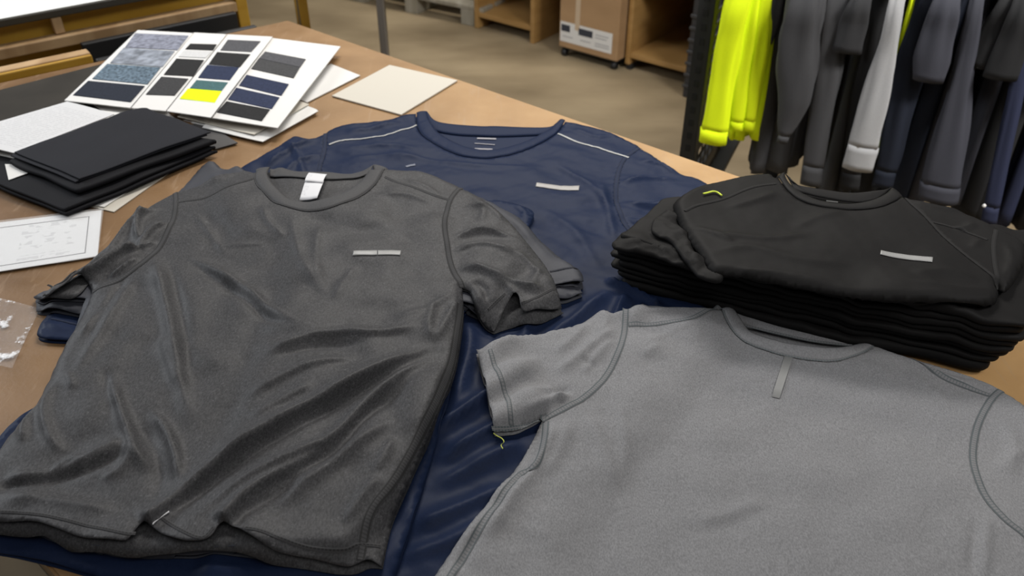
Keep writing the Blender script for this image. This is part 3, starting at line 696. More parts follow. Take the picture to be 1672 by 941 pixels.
L_ah = seg([(888, 680), (893, 686), (945, 661), (979, 632), (1004, 593), (1018, 553), (1021, 511)], z)
R_sl = seg([(1641, 629), (1672, 648), (1730, 695), (1790, 760)], z); R_cf = seg([(1790, 760), (1800, 850), (1790, 930)], z); R_un = seg([(1790, 930), (1740, 915), (1700, 890)], z)
L_sl = seg([(1021, 511), (1000, 517), (984, 507), (952, 527), (920, 541), (876, 547), (832, 558), (778, 579)], z)
L_cf = seg([(778, 579), (784, 605), (793, 641), (801, 680), (808, 715)], z); L_un = seg([(808, 715), (842, 706), (862, 694), (888, 680)], z)
body = loop(L_sh, L_nk, R_sh, R_ah, R_sd, hem, L_sd, L_ah)
out = loop(L_sh, seg([(1179, 502), (1200, 500)], z), seg([(1200, 500), (1249, 519), (1311, 535), (1374, 544), (1428, 549)], z), seg([(1428, 549), (1450, 562)], z), R_sh, R_sl, R_cf, R_un, R_sd, hem, L_sd, L_un[::-1], L_cf[::-1], L_sl[::-1])
wr = [([(905, 690), (895, 730), (872, 770), (830, 830), (790, 900)], 6, 14, 10, .15, .2), ([(930, 690), (915, 740), (885, 790)], 4, 12, 14), ([(882, 700), (868, 745), (850, 775)], -5, 7, 7), ([(868, 768), (830, 805), (780, 880), (745, 940)], -4, 7, 8, .05, .1),
      ([(960, 680), (985, 740), (1015, 800)], 3, 18, 18), ([(1010, 660), (1020, 720), (1018, 780)], 2, 10, 10), ([(1100, 868), (1150, 862), (1210, 848), (1272, 822)], -1.2, 18, 16), ([(1130, 850), (1200, 832), (1262, 808)], 2, 14, 12),
      ([(1600, 840), (1594, 880), (1590, 940)], -3, 7, 9), ([(1615, 830), (1610, 890), (1606, 950)], 3, 9, 9),
      # left sleeve
      ([(1010, 535), (960, 575), (930, 600), (900, 620)], 5, 11, 11), ([(1005, 560), (970, 590), (950, 620)], 4, 9, 9), ([(960, 530), (935, 560), (905, 585)], 4, 10, 10), ([(950, 590), (975, 610)], -3, 7, 7), ([(940, 655), (910, 658), (880, 672), (850, 690)], 6, 8, 8), ([(935, 640), (900, 650), (870, 650)], -4, 8, 8), ([(925, 665), (905, 650), (890, 640)], 4, 7, 7), ([(985, 507), (990, 530), (975, 550)], 3, 8, 8),
      # shoulders
      ([(1050, 570), (1090, 550), (1140, 530)], 2.5, 9, 9), ([(1045, 590), (1080, 570)], 2, 8, 8), ([(1040, 514), (1090, 512), (1140, 510)], 4, 6, 8), ([(1470, 572), (1510, 596), (1570, 620), (1610, 634)], 4, 9, 6), ([(1500, 585), (1560, 604), (1610, 620)], -3, 5, 5), ([(1380, 590), (1430, 595), (1460, 620)], 2, 12, 12), ([(1480, 600), (1530, 640), (1560, 670)], 2, 12, 14),
      ([(1640, 680), (1655, 720), (1650, 790)], 4, 12, 12), ([(1625, 770), (1660, 740), (1690, 730)], 3, 9, 9)]
Zg, Hg = field([R_sd, L_sd, L_sh, R_sh, R_sl, L_sl, R_un, L_un], 0.0085, 0.015, wr, z, 61, (0.0007, 0.08), (0.00012, 0.02), base=np.maximum(drape(np.minimum(H, 0.0115), 9), drape(H, 2) + 0.0012))
sheet_on('back_panel', out, drape(H, 1) + 0.0006, M['grey'], gr, 0.009, 0.0008)
sheet_on('front_panel', body, Zg, M['grey'], gr, 0.0045)
sheet_on('sleeve', loop(R_ah[::-1], R_sl, R_cf, R_un), Zg, M['grey'], gr, 0.006)
sheet_on('sleeve', loop(L_ah, L_sl, L_cf, L_un), Zg, M['grey'], gr, 0.0042)
collar(gr, [(1197, 501), (1211, 519), (1229, 538), (1270, 552), (1320, 562), (1365, 564), (1399, 558), (1418, 551), (1431, 548)],
       [(1179, 501), (1187, 523), (1208, 548), (1241, 564), (1287, 577), (1332, 584), (1374, 583), (1411, 570), (1434, 557), (1447, 557)],
       [(1198, 499), (1249, 519), (1311, 535), (1374, 543.5), (1429, 548)], [(1208, 516), (1260, 534), (1320, 547), (1374, 555), (1405, 556)], Zg, Hg, z, M['grey_rib'])
for a in (R_ah, L_ah): strip('armhole_seam', a, Zg, 0.0085, M['grey_seam'], gr)
strip('collar_seam', L_nk[2:-4], Zg, 0.0045, M['grey_stitch'], gr, 0.0012)
strip('collar_back_seam', seg([(1216, 524), (1270, 537), (1332, 550), (1394, 557)], z), Hg, 0.005, M['grey_seam'], gr, 0.0068)
strip('shoulder_seam', project([(1026, 531), (1082, 528), (1131, 519), (1177, 502)], Zg, z), Zg, 0.0075, M['grey_seam'], gr)
strip('shoulder_seam', project([(1488, 585), (1532, 612), (1576, 632), (1615, 646)], Zg, z), Zg, 0.0075, M['grey_seam'], gr)
strip('side_seam', project([(891, 690), (888, 720), (876, 757), (850, 775), (827, 800), (788, 857), (738, 938), (700, 1000)], Zg, z), Zg, 0.008, M['grey_seam'], gr)
strip('cuff_stitch', project([(800, 571), (815, 610), (828, 650), (835, 700)], Zg, z), Zg, 0.006, M['grey_seam'], gr)
strip('sleeve_seam', project([(803, 699), (840, 690), (880, 670)], Zg, z), Zg, 0.004, M['grey_stitch'], gr)
bar(gr, [(1281, 581), (1294.5, 583), (1272.5, 652), (1260, 649)], Zg, z, M['reflect'], 'grey reflective bar')
Hpile0 = H.copy()
lay(Zg, out)

# ---- the pile of folded black tees
r_ = random.Random(5)
LF = np.array([0.150, 1.047]); RF = np.array([0.632, 0.846]); RB = np.array([0.755, 1.075]); LB = np.array([0.232, 1.160])
def tee_poly(dl, dr_, df, dbk, seed, rot=0.0):
    """rounded outline of one folded tee; shifts of its left end, right end, front and back in metres"""
    ex = (RF - LF) / np.linalg.norm(RF - LF); ey = np.array([-ex[1], ex[0]]); q = np.random.RandomState(seed)
    a, b, c, d = LF + ex * dl - ey * df, RF + ex * dr_ - ey * df, RB + ex * dr_ + ey * dbk, LB + ex * dl + ey * dbk
    pts = []
    for p0, p1 in ((a, b), (b, c), (c, d), (d, a)):
        n = 6; nrm = np.array([(p1 - p0)[1], -(p1 - p0)[0]]); nrm /= np.linalg.norm(nrm)
        for i in range(n):
            t = i / n
            if i == 0:
                m = (a + b + c + d) / 4; pts.append(p0 + (m - p0) * 0.035)
            else: pts.append(p0 + (p1 - p0) * t + nrm * q.uniform(-0.0035, 0.0045))
    return catmull(np.array(pts), 0.006, True)[:-1]
pile_labels = ['folded black t-shirt at the very bottom of the stack', 'folded black t-shirt, second from the bottom of the stack', 'folded black t-shirt, third from the bottom of the stack',
               'folded black t-shirt, fourth from the bottom of the stack', 'folded black t-shirt in the middle of the stack, fifth from the bottom', 'folded black t-shirt, sixth from the bottom of the stack, third below the collar',
               'folded black t-shirt, second under the topmost one with a collar', 'folded black t-shirt with a rippled front edge, directly under the topmost one']
lay_spec = [(0.012, -0.006, 0.007, -0.004, 0.0150), (0.004, 0.000, 0.004, 0.0, 0.0105), (-0.008, 0.008, 0.001, 0.002, 0.010), (0.004, 0.012, 0.005, 0.0, 0.0105), (-0.010, 0.015, 0.002, -0.002, 0.010),
            (-0.001, 0.019, 0.004, 0.0, 0.010), (-0.003, 0.016, 0.001, 0.002, 0.011), (0.002, 0.020, 0.003, 0.0, 0.011)]
Hb = np.minimum(Hpile0, 0.012)
Hp = drape(Hb, 8) * 0 + 0.0035 + noise(71, 0.0012, 0.16)
Hp = np.maximum(Hp, 0.001)
HS = Hp + 0.0
for k, (dl, drr, df, dbk, t) in enumerate(lay_spec):
    P = tee_poly(dl, drr, df, dbk, 90 + k)
    Tk = t * (1 + noise(80 + k // 2, 0.13, 0.09) * (1 if k % 2 else -1) + noise(120 + k, 0.05, 0.05)); Bk = HS.copy()
    if k == 7:
        for q in (([(1436, 494), (1470, 486), (1500, 500)], 6, 16, 14), ([(1505, 500), (1530, 505), (1560, 520)], 6, 14, 14)): wrinkle(Tk, q[0], TOP + .088, *q[1:])
    th = thing('folded_t_shirt', pile_labels[k], 't-shirt', (0.43, 1.02, TOP + float(sample(HS, [[0.43, 1.02]])[0])), 'black t-shirts folded in the stack')
    zb = lambda Q, B=Bk: TOP + sample(B, Q) + 0.0006
    slab('folded_body', P, zb, (lambda Q, T=Tk: np.maximum(sample(T, Q), 0.006)), M['black'], th, 0.016)
    # the folded-under sleeve shows as a second roll at the right end
    ex = (RF - LF) / np.linalg.norm(RF - LF)
    if k in (3, 6):
        Q = catmull(np.array([RF + ex * (drr - .05) + (0, .05), RF + ex * (drr + .018) + (0.012, .055), RB + ex * (drr + .006) - (0.02, .05), RB + ex * (drr - .06) - (0.0, .06)]), 0.006, True)[:-1]
        slab('folded_sleeve', Q, (lambda q, B=Bk, T=Tk: TOP + sample(B, q) + 0.001), 0.009, M['black'], th, 0.014)
    HS = HS + Tk
# loose sleeves of the upper tees bunching at the left end
def crumple(name, px, z, t, parent, seed, m, wr=()):
    P = catmull([at(p[0], p[1], z)[:2] for p in px], 0.005, True)[:-1]
    D = noise(seed, 0.0022, 0.05) + noise(seed + 1, 0.001, 0.022)
    for q in wr: wrinkle(D, q[0], z, *q[1:])
    return slab(name, P, (lambda q: np.full(len(q), z - t)), (lambda q, D=D: np.maximum(t + sample(D, q), 0.004)), m, parent, 0.006)
zt_ = TOP + float(sample(HS, [[0.42, 1.03]])[0])
up = [o for o in C.objects if o.get('label') == pile_labels[7]][0]; up2 = [o for o in C.objects if o.get('label') == pile_labels[6]][0]
crumple('sleeve', [(1000, 392), (1020, 382), (1070, 372), (1110, 376), (1125, 400), (1140, 432), (1120, 432), (1070, 414), (1010, 402)], zt_ - .003, 0.010, up2, 301, M['black'], [([(1010, 390), (1060, 398), (1120, 420)], 3, 6, 6), ([(1010, 398), (1060, 408), (1130, 436)], -2, 5, 5)])
crumple('sleeve', [(1068, 356), (1088, 344), (1125, 350), (1150, 385), (1175, 425), (1180, 456), (1146, 450), (1122, 428), (1098, 395), (1066, 376)], zt_ + .006, 0.008, up, 311, M['black'],
        [([(1080, 358), (1105, 368), (1118, 392), (1140, 430)], 4, 5, 5), ([(1092, 352), (1112, 358), (1130, 392), (1155, 435)], -3, 5, 5), ([(1100, 385), (1120, 410), (1150, 448)], 3, 5, 5)])

z = zt_ + 0.010
tp = thing('folded_t_shirt', 'black t-shirt with collar and reflective bar, topmost of the folded stack', 't-shirt', (0.43, 1.03, zt_), 'black t-shirts folded in the stack')
L_sh = seg([(1104, 353), (1098, 342, -.008), (1116, 328, -.010), (1144, 313, -.010), (1179, 305, -.010), (1229, 295, -.009), (1258, 290, -.005), (1267, 292)], z)
L_nk = seg([(1267, 292), (1287, 320), (1320, 338), (1374, 348), (1427, 346), (1456, 336), (1474, 323)], z)
R_sh = seg([(1474, 323), (1519, 334), (1560, 347), (1602, 364), (1632, 378)], z)
R_rag = seg([(1474, 323), (1486, 338), (1519, 370), (1560, 411), (1602, 444), (1628, 464)], z)
R_sl = seg([(1632, 378), (1650, 385), (1673, 397), (1676, 420), (1668, 440), (1655, 462), (1640, 474), (1628, 464)], z)
front = seg([(1628, 464), (1632, 478), (1626, 492), (1610, 497), (1560, 498), (1519, 497), (1480, 494), (1436, 489), (1353, 477), (1270, 462), (1220, 453), (1187, 448), (1165, 445), (1152, 430), (1137, 407), (1117, 378), (1104, 353)], z)
outl = loop(L_sh, seg([(1267, 292), (1279, 287)], z), seg([(1279, 287), (1297, 307), (1353, 318), (1394, 322), (1440, 318), (1454, 311)], z), seg([(1454, 311), (1474, 323)], z), R_sh, R_sl, front)
bodyp = loop(L_sh, L_nk, R_rag, front)
wr = [([(1150, 385), (1200, 392), (1260, 396), (1330, 388)], 3, 12, 12), ([(1125, 375), (1160, 385), (1200, 405)], 3, 8, 8), ([(1150, 420), (1220, 410), (1300, 430), (1400, 440)], 2.5, 14, 14), ([(1480, 455), (1540, 450), (1600, 465)], 3, 12, 14),
      ([(1270, 320), (1230, 335), (1180, 345)], 2.5, 9, 9), ([(1180, 450), (1260, 450), (1360, 466)], 2, 8, 8), ([(1480, 470), (1560, 480), (1620, 478)], 2.5, 8, 8), ([(1480, 330), (1520, 345), (1580, 355)], 3, 9, 9), ([(1590, 372), (1570, 380), (1555, 376)], 4, 6, 6), ([(1600, 395), (1585, 410)], 3, 6, 6), ([(1380, 350), (1330, 362), (1290, 380)], 2, 12, 12), ([(1640, 400), (1650, 430), (1640, 460)], 3, 7, 7)]
Zt, _ = field([L_sh, R_sh, R_sl, front], 0.013, 0.012, wr, z, 81, (0.0007, 0.12), (0.0001, 0.02), base=drape(HS, 7) + 0.0005)
cen_ = outl.mean(0); nrm_ = outl - cen_; inl = outl - nrm_ / np.linalg.norm(nrm_, axis=1)[:, None] * 0.010
slab('folded_body', inl, (lambda q: TOP + sample(HS, q) + 0.0006), 0.007, M['black'], tp, 0.014)
sheet_on('front_panel', bodyp, Zt, M['black'], tp, 0.0048, 0.0015)
sheet_on('sleeve', loop(R_sh, R_sl, R_rag[::-1]), Zt, M['black'], tp, 0.0048, 0.0015)
zc_ = z
def collar2():
    fr = [(1279, 288), (1284, 300), (1299, 315), (1332, 331), (1378, 338), (1419, 334), (1444, 323), (1455, 312)]
    sw = [(1266, 291), (1287, 320), (1320, 338), (1374, 348), (1427, 347), (1457, 336), (1475, 322)]
    A = seg(fr, z); B = seg(sw, z)
    band('collar', A, B, sample(Zt, A) + 0.0006, sample(Zt, B) + 0.0014, M['black_rib'], tp, 0.0022)
    A = seg([(1279, 287), (1297, 306), (1353, 317), (1394, 321), (1440, 317), (1455, 311)], z); B = seg([(1297, 314), (1340, 324), (1394, 332), (1425, 329), (1443, 321)], z)
    band('collar_back', A, B, sample(Zt, A) + 0.001, sample(Zt, B) - 0.003, M['black_rib'], tp, 0.0012)
collar2()
strip('raglan_seam', R_rag, Zt, 0.005, M['black_seam'], tp)
strip('raglan_seam', project([(1267, 300), (1229, 306), (1187, 323), (1140, 335), (1118, 345)], Zt, z), Zt, 0.005, M['black_seam'], tp)
strip('sleeve_seam', project([(1626, 376), (1622, 400), (1624, 430), (1630, 462)], Zt, z), Zt, 0.006, M['black_seam'], tp)
strip('sleeve_seam', project([(1519, 362), (1560, 372), (1612, 392)], Zt, z), Zt, 0.004, M['black_seam'], tp)
cord('lime_piping', (lambda P_: np.c_[P_, sample(Zt, P_) + TOP + 0.0028])(project([(1148, 319), (1163, 315.5), (1171, 317), (1178, 322)], Zt, z)), 0.0014, M['lime_piping'], tp)['label'] = 'lime green piping'
bar(tp, [(1438, 409.5), (1523, 421), (1522, 429), (1437, 416.5)], Zt, z, M['reflect'], 'grey reflective bar')
P = project([(1349, 329), (1368, 331)], Zt, z); strip('neck_print', P, Zt, 0.003, M['print_dark'], tp, 0.001, 0, 3)
H = np.maximum(H, 0)

# ------------------------------------------------------------------ swatches, papers and cloth on the left of the table
def paper(name, px, z, t, m, label, cat, group=None, n=8, bend=None):
    c = [at(p[0], p[1], TOP + (p[2] if len(p) > 2 else z)) for p in px]
    return tag(quadbox(name, c, t, m, None, c[3] - np.array([0, 0, t]), n, bend), label, cat, group)
paper('loose_card', [(636, 106), (747, 131), (655, 187), (542, 156)], 0.004, 0.0025, M['cream'], 'square cream card lying alone behind the navy t-shirt', 'card', None, 8, lambda u, v: 0.0015 * math.sin(u * 3.1) * math.sin(v * 3.1))
paper('paper_sheet', [(540, 104), (588, 123), (501, 167), (452, 148)], 0.004, 0.002, M['paper'], 'white paper sheet sticking out right of the swatch card', 'paper')
stack_px = [[(400, 135), (508, 176), (424, 226), (300, 196)], [(412, 138), (518, 179), (432, 228), (312, 200)], [(405, 132), (520, 181), (429, 231), (330, 208)], [(380, 130), (505, 170), (415, 220), (290, 190)]]
stack_lab = ['white paper sheet at the bottom of the pile under the swatch card', 'white paper sheet, second from the bottom under the swatch card', 'white paper sheet sticking out furthest towards the navy t-shirt under the swatch card', 'off-white paper sheet directly under the swatch card']
for k, q in enumerate(stack_px):
    paper('paper_sheet', q, 0.003 + 0.0028 * k, 0.0015, M['cream' if k == 3 else 'paper'], stack_lab[k], 'paper', 'paper sheets under the swatch card', 8, lambda u, v, k=k: 0.0012 * math.sin(u * 4 + k) * u * v)
paper('paper_sheet', [(150, 168), (260, 172), (300, 205), (190, 200)], 0.006, 0.0015, M['paper'], 'white paper corner between the swatch card and the black cloth', 'paper')
fold_m = mat('dark_folder', (0.045, 0.042, 0.042), 0.55)
paper('dark_card', [(330, 196), (388, 233), (352, 243), (290, 215)], 0.0125 * 0.4, 0.002, fold_m, 'dark grey card corner sticking out under the papers', 'card')
mat_m, _ = noisy(mat('dark_vinyl', (0.03, 0.03, 0.03), 0.5), (0.028, 0.025, 0.021), (0.042, 0.037, 0.031), 6, 4)
nodes(mat_m)[2].inputs['Roughness'].default_value = 0.85; nodes(mat_m)[2].inputs['Specular IOR Level'].default_value = 0.15
paper('cutting_mat', [(-170, 190), (215, 92), (180, 175), (-200, 300)], 0.003, 0.0025, mat_m, 'dark brown-grey cutting mat in the far left corner of the table', 'mat')

# fold-out card of fabric swatches: four panels, each with its glued pieces
card = thing('swatch_card', 'white fold-out swatch card with four panels of glued fabric pieces', 'swatch card', (*at(320, 190)[:2], TOP + 0.012))
ZN, ZF = 0.030, 0.016
panels = [([(224, 49), (316, 54), (213.5, 176), (104, 164)], 0.016, 0.024, 0.022, 0.016), ([(316, 53), (371, 56), (271.5, 181), (213.5, 176)], 0.022, 0.020, 0.020, 0.022), ([(371, 56), (446, 60), (345, 192), (271.5, 181)], 0.020, 0.030, 0.032, 0.020), ([(444, 62), (557, 76), (454.5, 209), (345, 192)], 0.026, 0.022, 0.026, 0.026)]
z7 = lambda x, y: (90 + x / 3.278, 30 + y / 3.278)
def fab(c, sc_=300, var=0.2, detail=3): return noisy(mat('swatch_cloth', c, 0.85, 0, 0.2), tuple(np.array(c) * (1 - var)), tuple(np.array(c) * (1 + var)), sc_, detail)[0]
FB = {'lav': fab((0.20, 0.21, 0.26), 90, 0.35, 5), 'haze': fab((0.22, 0.24, 0.28), 40, 0.45, 5), 'steel': fab((0.10, 0.14, 0.18), 160, 0.55, 5), 'ink': fab((0.016, 0.020, 0.032)), 'blk': fab((0.018, 0.018, 0.019)), 'pale': fab((0.55, 0.55, 0.55), 200, 0.05), 'char': fab((0.040, 0.040, 0.042)),
      'gry': fab((0.075, 0.075, 0.082)), 'dgr': fab((0.052, 0.052, 0.054)), 'nvy': fab((0.022, 0.030, 0.065)), 'teal': fab((0.055, 0.12, 0.125)), 'neon': fab((0.66, 0.86, 0.003), 300, 0.04)}
SW = [[('lav', (430, 82), (715, 95), (655, 172), (375, 157)), ('haze', (368, 160), (640, 178), (575, 262), (295, 241)), ('steel', (280, 246), (565, 266), (495, 355), (200, 326)), ('ink', (178, 337), (480, 365), (405, 450), (97, 413))],
      [('blk', (725, 138), (865, 142), (846, 173), (697, 167)), ('pale', (690, 175), (838, 180), (806, 214), (662, 207)), ('blk', (650, 218), (797, 226), (740, 312), (582, 304)), ('char', (570, 315), (714, 326), (640, 415), (486, 410))],
      [('gry', (925, 117), (1100, 125), (1050, 182), (885, 173)), ('blk', (868, 183), (1045, 195), (990, 264), (822, 248)), ('nvy', (815, 252), (985, 266), (935, 335), (766, 320)), ('teal', (758, 333), (926, 346), (892, 392), (722, 377)), ('neon', (712, 379), (892, 393), (855, 455), (668, 432))],
      [('gry', (1125, 180), (1342, 221), (1312, 264), (1092, 216)), ('dgr', (1090, 218), (1310, 266), (1277, 322), (1050, 272)), ('nvy', (1025, 305), (1251, 355), (1211, 416), (985, 362)), ('nvy', (970, 374), (1201, 426), (1160, 487), (926, 436)), ('blk', (918, 447), (1150, 491), (1106, 552), (866, 505))]]
for k, (q, za, zb_, zc2, zd) in enumerate(panels):
    c = [at(*p, TOP + zz) for p, zz in zip(q, (za, zb_, zc2, zd))]
    e_ = (c[1] - c[0]) / np.linalg.norm(c[1] - c[0]) * 0.0016; f_ = (c[2] - c[3]) / np.linalg.norm(c[2] - c[3]) * 0.0016
    pn = quadbox('card_panel', [c[0] + e_, c[1] - e_, c[2] - f_, c[3] + f_], 0.0018, M['card'], card, None, 4, None)
    n = np.cross(c[1] - c[0], c[3] - c[0]); n /= np.linalg.norm(n); n = n if n[2] > 0 else -n
    for s in SW[k]:
        # the panel is slightly twisted: fit each piece to the panel surface
        cc = []
        for p in s[1:]:
            P0 = on_plane(*z7(*p), c[0], n)
            A_ = np.stack([c[1] - c[0], c[3] - c[0]], 1)[:2]; uv_ = np.linalg.solve(A_, (P0 - c[0])[:2]); u, v = uv_
            zz = (c[0][2] * (1 - u) + c[1][2] * u) * (1 - v) + (c[3][2] * (1 - u) + c[2][2] * u) * v
            P0 = at(*z7(*p), zz); cc.append(P0 + np.array([0, 0, 0.0015]))
        m_ = quadbox('swatch', cc, 0.0012, FB[s[0]], pn, None, 2, None)
        m_['label'] = {'lav': 'lavender grey fabric piece', 'haze': 'pale mottled blue-grey piece', 'steel': 'steel blue heather piece', 'ink': 'blue-black fabric piece', 'blk': 'black fabric piece', 'pale': 'pale grey fabric piece', 'char': 'charcoal fabric piece', 'gry': 'mid grey fabric piece', 'dgr': 'dark grey fabric piece', 'nvy': 'navy fabric piece', 'teal': 'teal fabric piece', 'neon': 'neon yellow fabric piece'}[s[0]]

# folded black cloth bundle and the papers round it
inkcl = cloth('ink_cloth', (0.020, 0.0205, 0.025), 0.08, None, 0.75, 0.1, 0, 800, 0.1); inkcl2 = cloth('black_cloth', (0.010, 0.010, 0.012), 0.08, None, 0.75, 0.1, 0, 800, 0.1)
def zc(v): return lambda q: np.full(len(q), TOP + v)
def bundle(px, z0, t, m, label, seed, folds=2, sharp=0.008):
    P = []
    pts = [at(p[0], p[1], TOP + z0 + t)[:2] for p in px]; n = len(pts)
    for i in range(n):
        a = pts[i - 1]; b = pts[i]; c = pts[(i + 1) % n]
        la = np.linalg.norm(a - b); lc = np.linalg.norm(c - b); e = sharp
        P += [b + (a - b) * e / la, b + (c - b) * e / lc]
        for t_ in (0.25, 0.5, 0.75): P.append(b + (c - b) * t_ + np.array([math.sin(seed + i * 3 + t_ * 9), math.cos(seed + t_ * 7 + i)]) * 0.0018)
    loop_ = catmull(np.array(P), 0.006, True)[:-1]
    D = noise(seed, 0.0011, 0.12); g = thing('folded_cloth', label, 'cloth', (*pts[-1], TOP + z0), 'folded black cloths')
    for f in range(folds):
        tt = t / folds; sh = np.array([0.004 * math.sin(seed + f * 2.3), -0.005 * (folds - 1 - f)])
        slab('fold', loop_ + sh, (lambda q, f=f, tt=tt: TOP + z0 + f * tt + 0.6 * sample(D, q) + 0.0012), tt * 0.97, m, g, 0.014)
    return g
paper('paper_sheet', [(185, 235), (296, 268), (186, 346), (134, 334)], 0.002, 0.0015, M['cream'], 'cream paper sheet half under the black cloth bundle, nearest the charcoal t-shirt', 'paper')
paper('paper_sheet', [(180, 240), (284, 262), (170, 338), (110, 326)], 0.0042, 0.0015, M['paper'], 'white paper sheet under the lower black cloth, on top of the cream one', 'paper')
bundle([(-60, 275), (60, 215), (354, 240), (108, 343)], 0.005, 0.013, inkcl2, 'thick folded black cloth at the bottom of the bundle left of the papers', 3, 2)
bundle([(10, 262), (150, 205), (352, 228), (122, 312)], 0.020, 0.010, inkcl2, 'folded black cloth in the middle of the bundle', 7, 1)
bundle([(20, 249), (136, 206), (206, 181), (236, 176), (340, 216), (126, 292)], 0.031, 0.007, inkcl, 'folded dark grey cloth lying on top of the bundle', 12, 2, 0.003)
txt = text_mat('typed_sheet', (0.62, 0.62, 0.63), (0.30, 0.30, 0.32), 34, 26, 0.06, 0.94, 0.08, 0.9, 0.46, 0.28)
paper('printed_document', [(110, 167, .034), (186, 186, .030), (22, 249, .036), (-90, 226, .034)], 0.034, 0.0016, txt, 'white printed document with grey text lines beside the black cloth bundle', 'document', None, 12, lambda u, v: 0.002 * math.sin(2.5 * u + 1))
paper('paper_sheet', [(120, 175, .020), (196, 184, .019), (40, 262, .024), (-60, 240, .020)], 0.022, 0.0015, M['paper'], 'white sheet directly beneath the printed document', 'paper')
lb = tag(quadbox('paper_label', [at(8, 268, TOP + .0215), at(48, 270, TOP + .0215), at(60, 277, TOP + .0215), at(14, 294, TOP + .0215)], 0.0008, M['paper'], None, at(30, 280, TOP + .0207)), 'small white paper tag lying on the lower black cloth', 'tag')
# document in a clear sleeve
c = [at(-120, 378, TOP + .004), at(166, 343, TOP + .004), at(159, 418, TOP + .004), at(-150, 467, TOP + .004)]
sl = thing('document_sleeve', 'framed white document in a clear glossy plastic sleeve at the left edge', 'document', (*c[3][:2], TOP + 0.001))
m_ = text_mat('sketch_sheet', (0.66, 0.665, 0.68), (0.33, 0.33, 0.35), 9, 16, 0.55, 0.86, 0.14, 0.86, 0.56, 0.35, 0.5, 0.7)
quadbox('sheet', c, 0.0012, m_, sl, None, 6)
ln = mat('thin_ink', (0.12, 0.12, 0.13), 0.6)
def lerp(u, v, dz): 
    p = (c[0] * (1 - u) + c[1] * u) * (1 - v) + (c[3] * (1 - u) + c[2] * u) * v; return p + np.array([0, 0, dz])
fr_bm = bmesh.new()
for (u0, v0, u1, v1) in ((0.05, 0.115, 0.93, 0.125), (0.05, 0.895, 0.93, 0.905), (0.926, 0.115, 0.932, 0.905)):
    vs = [fr_bm.verts.new(tuple(lerp(u, v, 0.0004))) for u, v in ((u0, v0), (u0, v1), (u1, v1), (u1, v0))]; fr_bm.faces.new(vs)
bmobj('frame_line', fr_bm, ln, sl)
clear = bpy.data.materials.new('clear_plastic'); clear.use_nodes = True; N, Lk, b = nodes(clear)
b.inputs['Base Color'].default_value = (1, 1, 1, 1); b.inputs['Roughness'].default_value = 0.08; b.inputs['Alpha'].default_value = 0.13; b.inputs['Specular IOR Level'].default_value = 1.0
tcn = N.new('ShaderNodeTexCoord'); n1 = N.new('ShaderNodeTexNoise'); n1.inputs['Scale'].default_value = 14; n1.inputs['Detail'].default_value = 2; Lk.new(tcn.outputs['Object'], n1.inputs[0])
bp = N.new('ShaderNodeBump'); bp.inputs['Strength'].default_value = 0.8; bp.inputs['Distance'].default_value = 0.006; Lk.new(n1.outputs['Fac'], bp.inputs['Height']); Lk.new(bp.outputs[0], b.inputs['Normal'])
quadbox('plastic_cover', [p + np.array([0, 0, 0.0022]) for p in (c[0] + (0, .004, 0), c[1] + (.003, .003, 0), c[2] + (.003, -.004, 0), c[3] + (0, -.004, 0))], 0.0004, clear, sl, None, 10, (lambda u, v: 0.001 * math.sin(u * 9) * math.sin(v * 5)))['label'] = 'clear glossy plastic cover'
film = bpy.data.materials.new('glare_fleck_film'); film.use_nodes = True; N, Lk, b = nodes(film)
b.inputs['Base Color'].default_value = (0.9, 0.9, 0.92, 1); b.inputs['Roughness'].default_value = 0.12; b.inputs['Specular IOR Level'].default_value = 1.0
tcn = N.new('ShaderNodeTexCoord'); n1 = N.new('ShaderNodeTexNoise'); n1.inputs['Scale'].default_value = 26; n1.inputs['Detail'].default_value = 7; n1.inputs['Roughness'].default_value = 0.65; Lk.new(tcn.outputs['Object'], n1.inputs[0])
mr = N.new('ShaderNodeMapRange'); mr.inputs['From Min'].default_value = 0.55; mr.inputs['From Max'].default_value = 0.63; mr.inputs['To Min'].default_value = 0.06; mr.inputs['To Max'].default_value = 0.8; Lk.new(n1.outputs['Fac'], mr.inputs['Value']); Lk.new(mr.outputs[0], b.inputs['Alpha'])  # opaque white flecks painted in as glare on the film
bp = N.new('ShaderNodeBump'); bp.inputs['Strength'].default_value = 0.6; bp.inputs['Distance'].default_value = 0.006; Lk.new(n1.outputs['Fac'], bp.inputs['Height']); Lk.new(bp.outputs[0], b.inputs['Normal'])
paper('plastic_film', [(-70, 470), (65, 503), (20, 602), (-130, 570)], 0.003, 0.0004, film, 'clear plastic film with painted glare flecks lying on the table below the document sleeve', 'film', None, 12, lambda u, v: 0.0008 * math.sin(u * 11 + v * 4))
# yellow thread scraps on the navy tee
thr = mat('yellow_thread', (0.55, 0.60, 0.10), 0.7)
def thread(px, z0, label):
    cu = []; 
    P = catmull([at(*p, TOP + z0) for p in px], 0.002)
    V = []; Fc = []; r = 0.0007; K = 5
    for i, p in enumerate(P):
        for k in range(K):
            a = 2 * math.pi * k / K; V.append(p + np.array([0.7 * math.cos(a), 0.7 * math.cos(a), math.sin(a)]) * r)
    for i in range(len(P) - 1):
        for k in range(K): Fc.append((i * K + k, i * K + (k + 1) % K, (i + 1) * K + (k + 1) % K, (i + 1) * K + k))
    return tag(from_data('thread', V, Fc, thr, None, True, P[0]), label, 'thread')
hz = float(sample(H, [at(816, 716, TOP + .012)[:2]])[0]) + 0.001
thread([(806, 708), (813, 713), (819, 716), (823, 722), (818, 727), (821, 733)], hz, 'frayed yellow thread on the navy fabric under the light grey sleeve')

